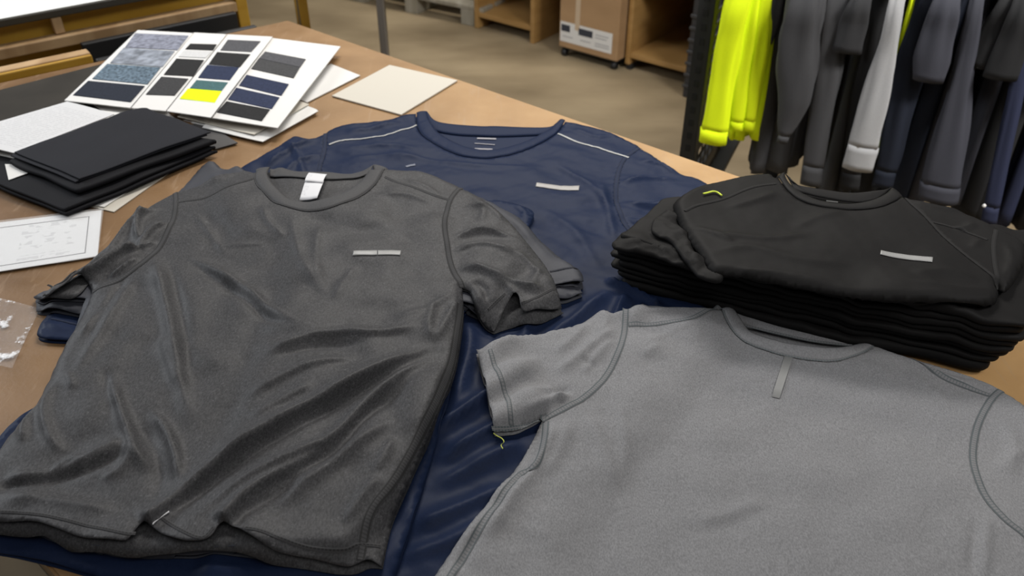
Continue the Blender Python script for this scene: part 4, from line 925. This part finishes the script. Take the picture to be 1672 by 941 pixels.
# ------------------------------------------------------------------ clothes rack on the right
RP = np.array([0.60, 2.38, 0.0]); RD = np.array([0.911, -0.412, 0.0]); RN = np.array([0.412, 0.911, 0.0])   # rail direction, direction away from the aisle
RAILZ = 1.22
def rk(px, py, off=0.0): return on_plane(px, py, RP + RN * off, RN)
rack = thing('clothes_rack', 'black perforated steel clothes rack full of hanging shirts, right background', 'rack', (*(RP + RN * .2)[:2], 0))
rs = mat('rack_steel', (0.030, 0.031, 0.032), 0.5, 0.4); hole_m = mat('rack_hole', (0.004, 0.004, 0.004), 0.8)
def upright(p, hgt, holes=True):
    b = bx('upright', (*p[:2], hgt / 2), (0.045, 0.004, hgt), rs, rack, RD, RN, 0)
    bx('flange', (*(p + RD * .022 + RN * .022)[:2], hgt / 2), (0.004, 0.045, hgt), rs, b, RD, RN, 0)
    bm = bmesh.new()
    for k in range(int(hgt / 0.042)):
        boxmesh(bm, (*(p - RN * .0025)[:2], 0.03 + k * .042), (0.014, 0.002, 0.020), RD, RN)
        boxmesh(bm, (*(p + RD * .0195 + RN * .024)[:2], 0.03 + k * .042), (0.002, 0.014, 0.020), RD, RN)
    bmobj('slot_holes', bm, hole_m, b)
pp = rk(1147, 60, 0.0); P0 = pp.copy()
upright(P0, 1.26)
upright(P0 + RN * .46, 1.26)
upright(P0 + RD * 1.35 + RN * .0 , 1.26); upright(P0 + RD * 1.35 + RN * .46, 1.26)
for zz in (0.26, 0.42): bx('cross_bar', (*(P0 + RN * .23)[:2], zz), (0.03, 0.46, 0.035), rs, rack, RD, RN, .001)
for o_ in (0.0, 0.46): bx('base_bar', (*(P0 + RD * .675 + RN * o_)[:2], 0.10), (1.35, 0.03, 0.04), rs, rack, RD, RN, .001)
bx('hanging_rail', (*(P0 + RD * .675 + RN * .23)[:2], RAILZ), (1.40, 0.03, 0.03), rs, rack, RD, RN, .006)
for o_ in (0, 1.35): bx('top_bar', (*(P0 + RD * o_ + RN * .23)[:2], RAILZ), (0.03, 0.46, 0.03), rs, rack, RD, RN, .001)
for k in range(8): bx('shelf_bar', (*(P0 + RN * .23 + RD * (.07 + .17 * k))[:2], 0.30), (0.045, 0.44, 0.02), rs, rack, RD, RN, .001)
# wire mesh side panel
bm = bmesh.new()
for k in range(26): boxmesh(bm, (*(P0 + RN * .23 + RD * .012)[:2], 0.12 + k * 0.04), (0.004, 0.42, 0.012), RD, RN)
for k in range(7): boxmesh(bm, (*(P0 + RN * (.05 + .06 * k) + RD * .012)[:2], 0.62), (0.004, 0.006, 1.02), RD, RN)
bmobj('side_mesh', bm, rs, rack)

HC = {'neon': cloth('neon_jersey', (0.76, 0.92, 0.010), 0.05, None, 0.8, 0.2, 0, 600, 0.1), 'char': cloth('hang_charcoal', (0.050, 0.050, 0.053), 0.1, None, 0.8, 0.25, 0, 600, 0.1), 'dark': cloth('hang_dark', (0.030, 0.030, 0.032), 0.1, None, 0.8, 0.25, 0, 600, .1), 'blk': cloth('hang_black', (0.014, 0.014, 0.015), 0.1, None, 0.8, 0.25, 0, 600, .1),
      'lgrey': cloth('hang_light_grey', (0.33, 0.33, 0.335), 0.08, None, 0.85, 0.2, 0, 600, .1), 'nblk': cloth('hang_navy_black', (0.011, 0.014, 0.024), 0.1, None, 0.8, .25, 0, 600, .1), 'slate': cloth('hang_slate', (0.040, 0.041, 0.052), 0.1, None, 0.8, .25, 0, 600, .1), 'navy': cloth('hang_navy', (0.018, 0.022, 0.048), 0.1, None, 0.8, .25, 0, 600, .1)}
def tube(name, path, hw, ht, mat_, parent, seed, k=30, fold=0.15, thick=0.0018):
    """hanging sleeve: flattened tube along a 3-D path, hw across the rack, ht in depth, with soft lengthwise creases"""
    r = random.Random(seed); ph = [r.uniform(0, 6.28) for _ in range(4)]
    P = catmull(path, 0.018); n = len(P); s = np.linspace(0, 1, len(hw)); t = np.linspace(0, 1, n)
    L = np.r_[0, np.cumsum(np.linalg.norm(np.diff(np.array(path), axis=0), axis=1))]; L /= L[-1]
    W = np.interp(t, L, hw); D = np.interp(t, L, ht); V = []; Fc = []
    for i in range(n):
        fo = fold * (1 - 0.92 * min(1, max(0, (t[i] - .6) / .4))) if fold > .03 else fold
        for j in range(k):
            a = 2 * math.pi * j / k
            q = 1 + fo * (1 - 1.7 * abs(math.sin(2.5 * a + ph[0] + 1.2 * t[i]))) + fo * 0.6 * math.sin(5 * a + ph[1] - 4 * t[i]) + 0.5 * fo * math.sin(14 * t[i] + ph[2] + 2 * a)
            V.append(P[i] + RD * math.cos(a) * W[i] * q + RN * math.sin(a) * D[i] * q)
    for i in range(n - 1):
        for j in range(k): Fc.append((i * k + j, (i + 1) * k + j, (i + 1) * k + (j + 1) % k, i * k + (j + 1) % k))
    return solid(from_data(name, V, Fc, mat_, parent, True), thick), P, W, D
def hang_body(N0, top, th, depth, mat_, parent, seed):
    r = random.Random(seed); ph = [r.uniform(0, 6.28) for _ in range(4)]; K = 18; J = 56; V = []; Fc = []
    for i in range(K + 1):
        t = i / K; zz = N0[2] + (top - N0[2]) * t
        dd = depth * (1 - 0.16 * max(0, t - 0.62) / 0.38); sh = depth * 0.08 * max(0, t - 0.62) / 0.38
        neck = max(0, (t - 0.86) / 0.14); dd2 = dd * (1 - 0.45 * neck); sh2 = sh + (dd - dd2) / 2
        for j in range(J):
            a = 2 * math.pi * j / J; u = 0.5 - 0.5 * math.cos(a); sgn = 1 if math.sin(a) >= 0 else -1
            v = sgn * abs(math.sin(a)) ** 0.55 * th * (1 - 0.35 * t)
            w_ = (1 - t) * 0.011 * math.sin(u * 17 + ph[0] + 1.5 * t) + 0.006 * math.sin(u * 31 + ph[1]) * (1 - t)
            w2 = sgn * 0.004 * math.sin(u * 40 + ph[2] + 3 * t)
            zq = zz + (0.006 * math.sin(u * 9 + ph[3]) if i == 0 else 0)
            p = N0[:2] + (RN * (sh2 + dd2 * u) + RD * (v + w_ + w2))[:2]; V.append((*p, zq))
    for i in range(K):
        for j in range(J): Fc.append((i * J + j, (i + 1) * J + j, (i + 1) * J + (j + 1) % J, i * J + (j + 1) % J))
    return solid(from_data('body', V, Fc, mat_, parent, True), 0.0018)
hang_n = [0]
wire = mat('hanger_wire', (0.25, 0.25, 0.26), 0.4, 0.8)
def hung(label, cat, m, body_px, th_px, sleeve_px, off=-0.045, long_=False, cuff=0.05):
    hang_n[0] += 1; sd = hang_n[0] * 13
    N0 = rk(*body_px); sc_m = np.linalg.norm(N0 - np.array([0, 0, CZ])) / F
    g = thing('hanging_shirt', label, cat, (N0[0] + RN[0] * .2, N0[1] + RN[1] * .2, RAILZ - .02), 'shirts hanging on the black rack')
    b = hang_body(N0, 1.14, th_px * sc_m, 0.42, HC[m], g, sd)
    # hanger hook over the rail
    hb = N0 + RN * 0.21; bm = bmesh.new(); boxmesh(bm, (hb[0], hb[1], (1.12 + RAILZ) / 2 + .01), (0.004, 0.004, RAILZ - 1.12 + .03), RD, RN); boxmesh(bm, (*(hb)[:2], RAILZ + .024), (0.004, 0.034, 0.004), RD, RN)
    bmobj('hanger_hook', bm, wire, g)
    if not sleeve_px: return g
    pts = [rk(p[0], p[1], off) for p in sleeve_px]; ws = [p[2] * sc_m for p in sleeve_px]
    d = pts[0] - pts[1]; d = d / np.linalg.norm(d); top = np.array([pts[0][0], pts[0][1], 0]) + d * 0.0
    sh = pts[0] + d * max(0.02, (1.10 - pts[0][2]) / max(d[2], 0.3)); sh = sh + RN * (0.03 - off)
    path = [sh] + pts; hw = [max(0.03, ws[0])] + ws; ht = [0.024] + [max(0.012, min(0.026, 0.45 * w_)) for w_ in ws]
    if long_:
        # cuff: last bit of the sleeve, gathered a little
        e = pts[-1] - pts[-2]; ln_ = np.linalg.norm(e); e = e / ln_; cl = min(cuff, 0.6 * ln_)
        c0 = pts[-1] - e * cl
        s_, P, W, D = tube('sleeve', path[:-1] + [c0], hw[:-1] + [hw[-1] * 1.0], ht[:-1] + [ht[-1] * 1.0], HC[m], g, sd)
        tube('cuff', [c0 - e * .002, (c0 + pts[-1]) / 2, pts[-1]], [hw[-1] * 1.02] * 3, [ht[-1] * 1.03] * 3, HC[m], g, sd, fold=0.02)
    else:
        tube('sleeve', path, hw, ht, HC[m], g, sd, fold=0.13)
    far = [sh + RN * 0.36, sh + RN * 0.44 - np.array([0, 0, .16]), sh + RN * .46 - np.array([0, 0, .22 if not long_ else .56])]
    tube('sleeve', far, [0.045, 0.045, 0.04], [0.03, 0.03, 0.03], HC[m], g, sd + 3)
    return g
hung('neon yellow long-sleeved shirt hanging first on the rack beside the upright', 'shirt', 'neon', (1192, 226), 11, [(1206, 0, 18), (1191, 66, 20), (1179, 130, 17), (1169, 198, 20), (1163, 233, 21)], -0.05, True)
hung('second neon yellow long-sleeved shirt on the rack, its narrow cuff between two neon neighbours', 'shirt', 'neon', (1209, 228), 10, [(1228, 0, 13), (1217, 70, 15), (1208, 140, 13), (1203, 190, 12), (1202, 212, 10)], -0.03, True, .03)
hung('third neon yellow long-sleeved shirt on the rack, next to the dark short sleeve', 'shirt', 'neon', (1226, 230), 9, [(1250, 0, 11), (1241, 80, 13), (1230, 150, 12), (1222, 213, 9)], -0.02, True, .03)
hung('dark grey t-shirt on the rack next to the neon yellow shirts', 't-shirt', 'char', (1228, 284), 14, [(1265, 0, 12), (1257, 40, 12), (1251, 70, 9)], -0.01)
hung('charcoal long-sleeved shirt with a bent sleeve, second grey one after the neon shirts', 'shirt', 'char', (1268, 284), 22, [(1316, 0, 24), (1306, 60, 28), (1299, 120, 27), (1296, 165, 23), (1285, 205, 14), (1277, 232, 8)], -0.06, True, .02)
hung('charcoal long-sleeved shirt with a straight sleeve reaching behind the black collar', 'shirt', 'char', (1345, 324), 15, [(1368, 0, 20), (1353, 100, 18), (1339, 190, 17), (1323, 302, 15)], -0.045, True, .06)
hung('near-black t-shirt whose short sleeve hangs left of the light grey sleeve', 't-shirt', 'dark', (1368, 330), 20, [(1407, 0, 13), (1395, 40, 17), (1383, 85, 19)], -0.07)
hung('black long-sleeved shirt just left of the light grey one', 'shirt', 'blk', (1395, 336), 22, [(1436, 0, 12), (1423, 80, 13), (1406, 170, 14), (1386, 308, 14)], -0.02, True)
hung('neon yellow shirt mostly hidden behind the light grey sleeve', 'shirt', 'neon', (1425, 250), 6, [(1492, 0, 5), (1476, 70, 6), (1454, 150, 6), (1420, 225, 7), (1383, 282, 8)], -0.015, True, .03)
hung('light grey long-sleeved shirt in the middle of the rack', 'shirt', 'lgrey', (1436, 240), 8, [(1464, 0, 9), (1447, 90, 14), (1424, 180, 19), (1400, 276, 21)], -0.075, True, .07)
hung('blue-black long-sleeved shirt just right of the light grey one', 'shirt', 'nblk', (1462, 340), 24, [(1517, 0, 16), (1494, 80, 19), (1474, 150, 18), (1454, 250, 16), (1440, 305, 14)], -0.03, True)
hung('slate grey t-shirt with a wide open short sleeve, right of the light grey shirt', 't-shirt', 'slate', (1494, 340), 18, [(1546, 0, 14), (1532, 50, 19), (1522, 95, 22), (1515, 132, 19)], -0.07)
hung('slate grey long-sleeved shirt whose sleeve widens to a stitched cuff', 'shirt', 'slate', (1556, 336), 16, [(1596, 0, 8), (1578, 90, 12), (1561, 180, 17), (1541, 270, 24), (1531, 328, 26)], -0.06, True, .05)
hung('black t-shirt whose short sleeve is the left of two dark sleeves at right', 't-shirt', 'blk', (1578, 362), 20, [(1648, 0, 12), (1628, 50, 18), (1606, 110, 21)], -0.05)
hung('black t-shirt whose short sleeve is the right of two dark sleeves at right', 't-shirt', 'blk', (1600, 368), 18, [(1677, 10, 14), (1655, 70, 18), (1632, 128, 20)], -0.075)
nvl = hung('dark navy long-sleeved shirt with a white dot near its cuff', 'shirt', 'navy', (1634, 366), 12, [(1690, 0, 11), (1673, 80, 10), (1657, 160, 9), (1633, 270, 10), (1614, 364, 10)], -0.05, True)
p = rk(1607, 336, -0.085); bm = bmesh.new(); bmesh.ops.create_uvsphere(bm, u_segments=10, v_segments=6, radius=0.005)
bmesh.ops.translate(bm, verts=bm.verts, vec=p); bmobj('white_dot', bm, M['paper'], nvl, True)
hung('black t-shirt at the right end of the rack, hem lowest of all', 't-shirt', 'blk', (1664, 374), 20, [(1745, 20, 14), (1730, 80, 18), (1715, 140, 20)], -0.05)

# ------------------------------------------------------------------ plywood shelving with the cardboard box
SA = np.array([-0.212, 4.795, 0]); SF = np.array([0.783, -0.622, 0]); SBk = np.array([0.622, 0.783, 0])
ply, _ = noisy(mat('plywood', (0.4, 0.25, 0.1), 0.6), (0.30, 0.165, 0.050), (0.38, 0.220, 0.075), 5, 4, (1, 1, 6), .3, .7)
shelf = thing('shelving_unit', 'low plywood cubby shelving unit on the floor in the background', 'shelf', (*(SA + SF * .7 + SBk * .2)[:2], 0))
def sbox(name, s0, s1, d0, d1, z0, z1, m, parent, bev=.002):
    c = SA + SF * (s0 + s1) / 2 + SBk * (d0 + d1) / 2
    return bx(name, (c[0], c[1], (z0 + z1) / 2), (s1 - s0, d1 - d0, z1 - z0), m, parent, SF, SBk, bev)
s3 = (on_plane(1016, 112, SA - SBk * .02, SBk) - SA) @ SF
for s in (0.0, 0.395, s3, s3 + .44): sbox('upright_panel', s, s + .026, 0, .95, 0.0 if s < .9 else .03, .80, ply, shelf)
sbox('bottom_shelf', .026, .395, .005, .95, .065, .090, ply, shelf); sbox('bottom_shelf', s3 + .026, s3 + .44, .005, .95, .065, .090, ply, shelf)
for q_ in ((.026, .395), (.421, s3), (s3 + .026, s3 + .44)): sbox('shade_shelf', q_[0], q_[1], .005, .95, .43, .455, ply, shelf)  # unseen shelves above the view, added to keep light out of the bays
sbox('top_board', -.02, s3 + .486, -.01, .95, .802, .830, ply, shelf); sbox('back_panel', 0, s3 + .466, .951, .962, .03, .80, ply, shelf)
blkp = mat('black_rubber', (0.012, 0.012, 0.013), 0.5)
for s in (s3 + .003,): sbox('foot', s, s + .03, .01, .06, 0, .03, blkp, shelf, .004)
cb, _ = noisy(mat('cardboard', (0.4, 0.26, 0.15), 0.8), (0.33, 0.200, 0.098), (0.385, 0.240, 0.122), 3, 5, (1, 1, 3))
a = on_plane(912, 89, SA - SBk * .06, SBk); b_ = on_plane(1006, 112, SA - SBk * .06, SBk); sa, sb = (a - SA) @ SF, (b_ - SA) @ SF; sb = min(sb, s3 - .012)
box = thing('cardboard_box', 'tall cardboard box with shipping label and tape on a low wheeled dolly', 'box', (*(SA + SF * (sa + sb) / 2 + SBk * .1)[:2], 0))
sbox('carton', sa, sb, -.06, .30, .055, .60, cb, box, .004)
sbox('tape', sa + (sb - sa) * .27, sa + (sb - sa) * .35, -.0612, -.0602, .16, .60, mat('packing_tape', (0.52, 0.40, 0.28), 0.35), box, 0)['label'] = 'pale packing tape'
zl0, zl1 = on_plane(960, 78, a, SBk)[2], on_plane(960, 45, a, SBk)[2]
L0, L1 = (on_plane(915, 50, a, SBk) - SA) @ SF, (on_plane(999, 75, a, SBk) - SA) @ SF
lab = sbox('shipping_label', L0, L1, -.0608, -.0601, zl0, zl1, M['paper'], box, 0); lab['label'] = 'white shipping label'
hh = zl1 - zl0
for (u0, u1, v0, v1) in ((.02, .19, .52, .86), (.36, .63, .52, .86)): sbox('label_block', L0 + (L1 - L0) * u0, L0 + (L1 - L0) * u1, -.0613, -.0609, zl0 + hh * v0, zl0 + hh * v1, mat('label_ink', (0.03, 0.035, 0.05), .6), lab, 0)
for (u0, u1, v0) in ((.68, .93, .72), (.68, .90, .58), (.05, .25, .25), (.40, .60, .25), (.68, .95, .30), (.68, .95, .18)): sbox('label_line', L0 + (L1 - L0) * u0, L0 + (L1 - L0) * u1, -.0613, -.0609, zl0 + hh * v0, zl0 + hh * (v0 + .05), mat('label_line_ink', (0.35, 0.35, 0.36), .6), lab, 0)
sbox('dolly_board', sa + .01, sb - .01, -.04, .29, .040, .054, blkp, box)
for s in (sa + .02, sb - .03):
    for d in (-.03, .25):
        bm = bmesh.new(); c_ = SA + SF * s + SBk * d; bmesh.ops.create_cone(bm, cap_ends=True, segments=16, radius1=.02, radius2=.02, depth=.022)
        from mathutils import Matrix
        rot = Matrix(((SBk[0], 0, SF[0]), (SBk[1], 0, SF[1]), (0, 1, 0))).to_4x4()
        bmesh.ops.transform(bm, verts=bm.verts, matrix=Matrix.Translation((c_[0], c_[1], .0205)) @ rot); bmobj('wheel', bm, blkp, box, True)
# black ribbed plastic bin at the end of the shelf
bn = thing('plastic_bin', 'black ribbed plastic bin standing between the shelf and the clothes rack', 'bin', (0.93, 3.75, 0))
bq = on_plane(1133, 140, np.array([0.95, 3.72, 0]), SBk); bs = (bq - SA) @ SF; bd = (bq - SA) @ SBk
sbox('tub', bs - .055, bs + .26, bd, bd + .34, .0, .52, mat('bin_plastic', (0.022, 0.022, 0.024), .5), bn, .008)
for k in range(7): sbox('rib', bs - .058, bs + .263, bd - .006, bd, .05 + k * .055, .065 + k * .055, mat('bin_rib', (0.03, 0.03, 0.032), .45), bn, .002)
sbox('rim', bs - .065, bs + .27, bd - .012, bd + .352, .50, .53, mat('bin_rim', (0.03, 0.03, 0.032), .45), bn, .004)

# ------------------------------------------------------------------ pallet and workbench legs far behind
pw, _ = noisy(mat('grey_timber', (0.3, 0.27, 0.22), .8), (0.24, 0.215, 0.16), (0.34, 0.31, 0.25), 4, 4, (6, 1, 1))
pl = thing('pallet', 'weathered grey timber pallet on the floor left of the shelving', 'pallet', (-0.2, 5.6, 0))
q0 = at(770, 14, .10); q1 = at(672, -6, .10); pd = (q0 - q1) / np.linalg.norm(q0 - q1); pn_ = np.array([-pd[1], pd[0], 0]); pn_ = pn_ if pn_[1] > 0 else -pn_
for k in range(5): bx('deck_board', tuple(q0 - pd * .42 + pn_ * (.05 + .13 * k) + np.array([0, 0, .0])), (1.0, .10, .022), pw, pl, pd, pn_)
for s in (.05, .45, .85): bx('bearer', tuple(q0 - pd * (s - .02) + pn_ * .31 - np.array([0, 0, .056])), (.09, .62, .088), pw, pl, pd, pn_)
wb = thing('workbench', 'steel-legged workbench beyond the far table corner, only its legs in view', 'workbench', (-0.56, 2.95, 0))
gs = mat('grey_steel', (0.20, 0.18, 0.16), .4, .3)
for (px_, Y, rr) in ((621, 2.62, .011), (487.5, 2.92, .008)):
    p = on_y(px_, 0, Y); bx('leg', (p[0], p[1], .44), (rr * 2, rr * 2, .88), gs, wb, bev=.004)
pA = on_y(621, 0, 2.62); pB = on_y(487, 0, 2.92); e = (pB - pA); e[2] = 0; le = np.linalg.norm(e); e /= le; en = np.array([-e[1], e[0], 0]); en = en if en[1] > 0 else -en
for p in (pA, pB): q = p + np.array([p[0], p[1], 0]) / np.hypot(p[0], p[1]) * .5; bx('leg', (q[0], q[1], .44), (.03, .03, .88), gs, wb, bev=.004)
cc_ = (pA + pB) / 2 + en * .25; bx('bench_top', (cc_[0], cc_[1], .895), (le + .06, .58, .03), gs, wb, e, en)

# ------------------------------------------------------------------ drafting table with yellow timber frame, top left
FP = np.array([-0.593, 2.252, 0]); FX = np.array([0.8, 0.6, 0]); FN = np.array([-0.6, 0.8, 0])
yel, _ = noisy(mat('yellow_timber', (0.45, 0.27, 0.05), .5), (0.42, 0.225, 0.018), (0.52, 0.30, 0.035), 4, 4, (1, 1, 5)); wd, _ = noisy(mat('pale_timber', (0.42, 0.27, 0.14), .6), (0.34, 0.205, 0.095), (0.48, 0.32, 0.17), 5, 4, (5, 1, 1))
dt = thing('drafting_table', 'white-topped drafting table on a yellow timber frame behind the left corner', 'table', (*(FP - FX * .7 + FN * .6)[:2], 0))
def fp(px, py, off): return on_plane(px, py, FP + FN * off, FN)
def fbox(name, x0, x1, n0, n1, z0, z1, m, parent=dt, bev=.003):
    c = FP + FX * (x0 + x1) / 2 + FN * (n0 + n1) / 2; return bx(name, (c[0], c[1], (z0 + z1) / 2), (x1 - x0, n1 - n0, z1 - z0), m, parent, FX, FN, bev)
fx = lambda px, py, off: (fp(px, py, off) - FP) @ FX
zt0 = fp(0, 45, .28)[2]; zt1 = fp(0, 33, .28)[2]
xr = fx(386, 20, .28)
fbox('white_top', -1.6, xr + .02, .28, 1.25, zt1 - .004, zt1 + .002, mat('white_laminate', (0.80, 0.81, 0.80), .35))['label'] = 'white laminate top'
fbox('top_edge', -1.6, xr + .02, .275, .285, zt0, zt1 + .0025, mat('dark_edge', (0.05, 0.045, 0.035), .4))['label'] = 'dark metal edging'
zr1 = fp(0, 75, .28)[2]; zr0 = fp(0, 95, .28)[2]
fbox('front_rail', -1.6, xr, .262, .30, zr0, zr1 - .002, wd)
fbox('back_board', -1.6, xr - .01, .33, .345, .55, zt0 - .004, yel)
xs_ = fx(95, 40, .28); fbox('stud', xs_ - .012, xs_ + .012, .28, .31, zr1, zt0, wd)
fbox('post', xr - .002, xr + .03, .262, .30, 0, zt0, yel); 
xq = fx(487, 20, .62); fbox('post', xq - .002, xq + .03, .60, .64, 0, zt0 + .1, yel)
for x_ in (-1.5,):
    for n_ in (.27, 1.2): fbox('post', x_, x_ + .04, n_ - .01, n_ + .03, 0, zt0, yel)
fbox('top_edge', xr + .015, xr + .025, .285, 1.25, zt0, zt1 + .0025, mat('dark_edge', (0.05, 0.045, 0.035), .4)); fbox('post', xr - .01, xr + .03, 1.2, 1.24, 0, zt0, yel)
# low yellow-fronted timber rail right behind our table
z1_ = fp(0, 117, .07)[2]; z0_ = fp(0, 131, .07)[2]; xb = fx(150, 95, .07)
lw = thing('timber_bench', 'low timber bench with yellow front edge against the far side of the cutting table', 'bench', (*(FP + FX * (xb - .6) + FN * .12)[:2], 0))
fbox('seat_board', xb - 1.2, xb, .07, .105, z0_ + .01, z1_, wd, lw)
fbox('front_edge', xb - 1.2, xb, .06, .0695, z0_ - .004, z1_ - .003, yel, lw)
for x_ in (xb - 1.15, xb - .08): fbox('bench_leg', x_, x_ + .04, .07, .10, 0, z0_ + .009, yel, lw)
cr = thing('black_crate', 'low black crate on the floor side behind the swatch card', 'crate', (*(FP + FX * (xb + .15) + FN * .15)[:2], 0))
fbox('crate_wall', xb + .012, xr - .02, .08, .10, .45, fp(200, 88, .09)[2], blkp, cr); fbox('crate_wall', xb + .012, xr - .02, .22, .24, .45, fp(200, 88, .09)[2], blkp, cr)
fbox('crate_base', xb + .012, xr - .02, .10, .22, .45, .47, blkp, cr); fbox('crate_stand', xb + .03, xr - .04, .11, .21, 0, .45, blkp, cr)
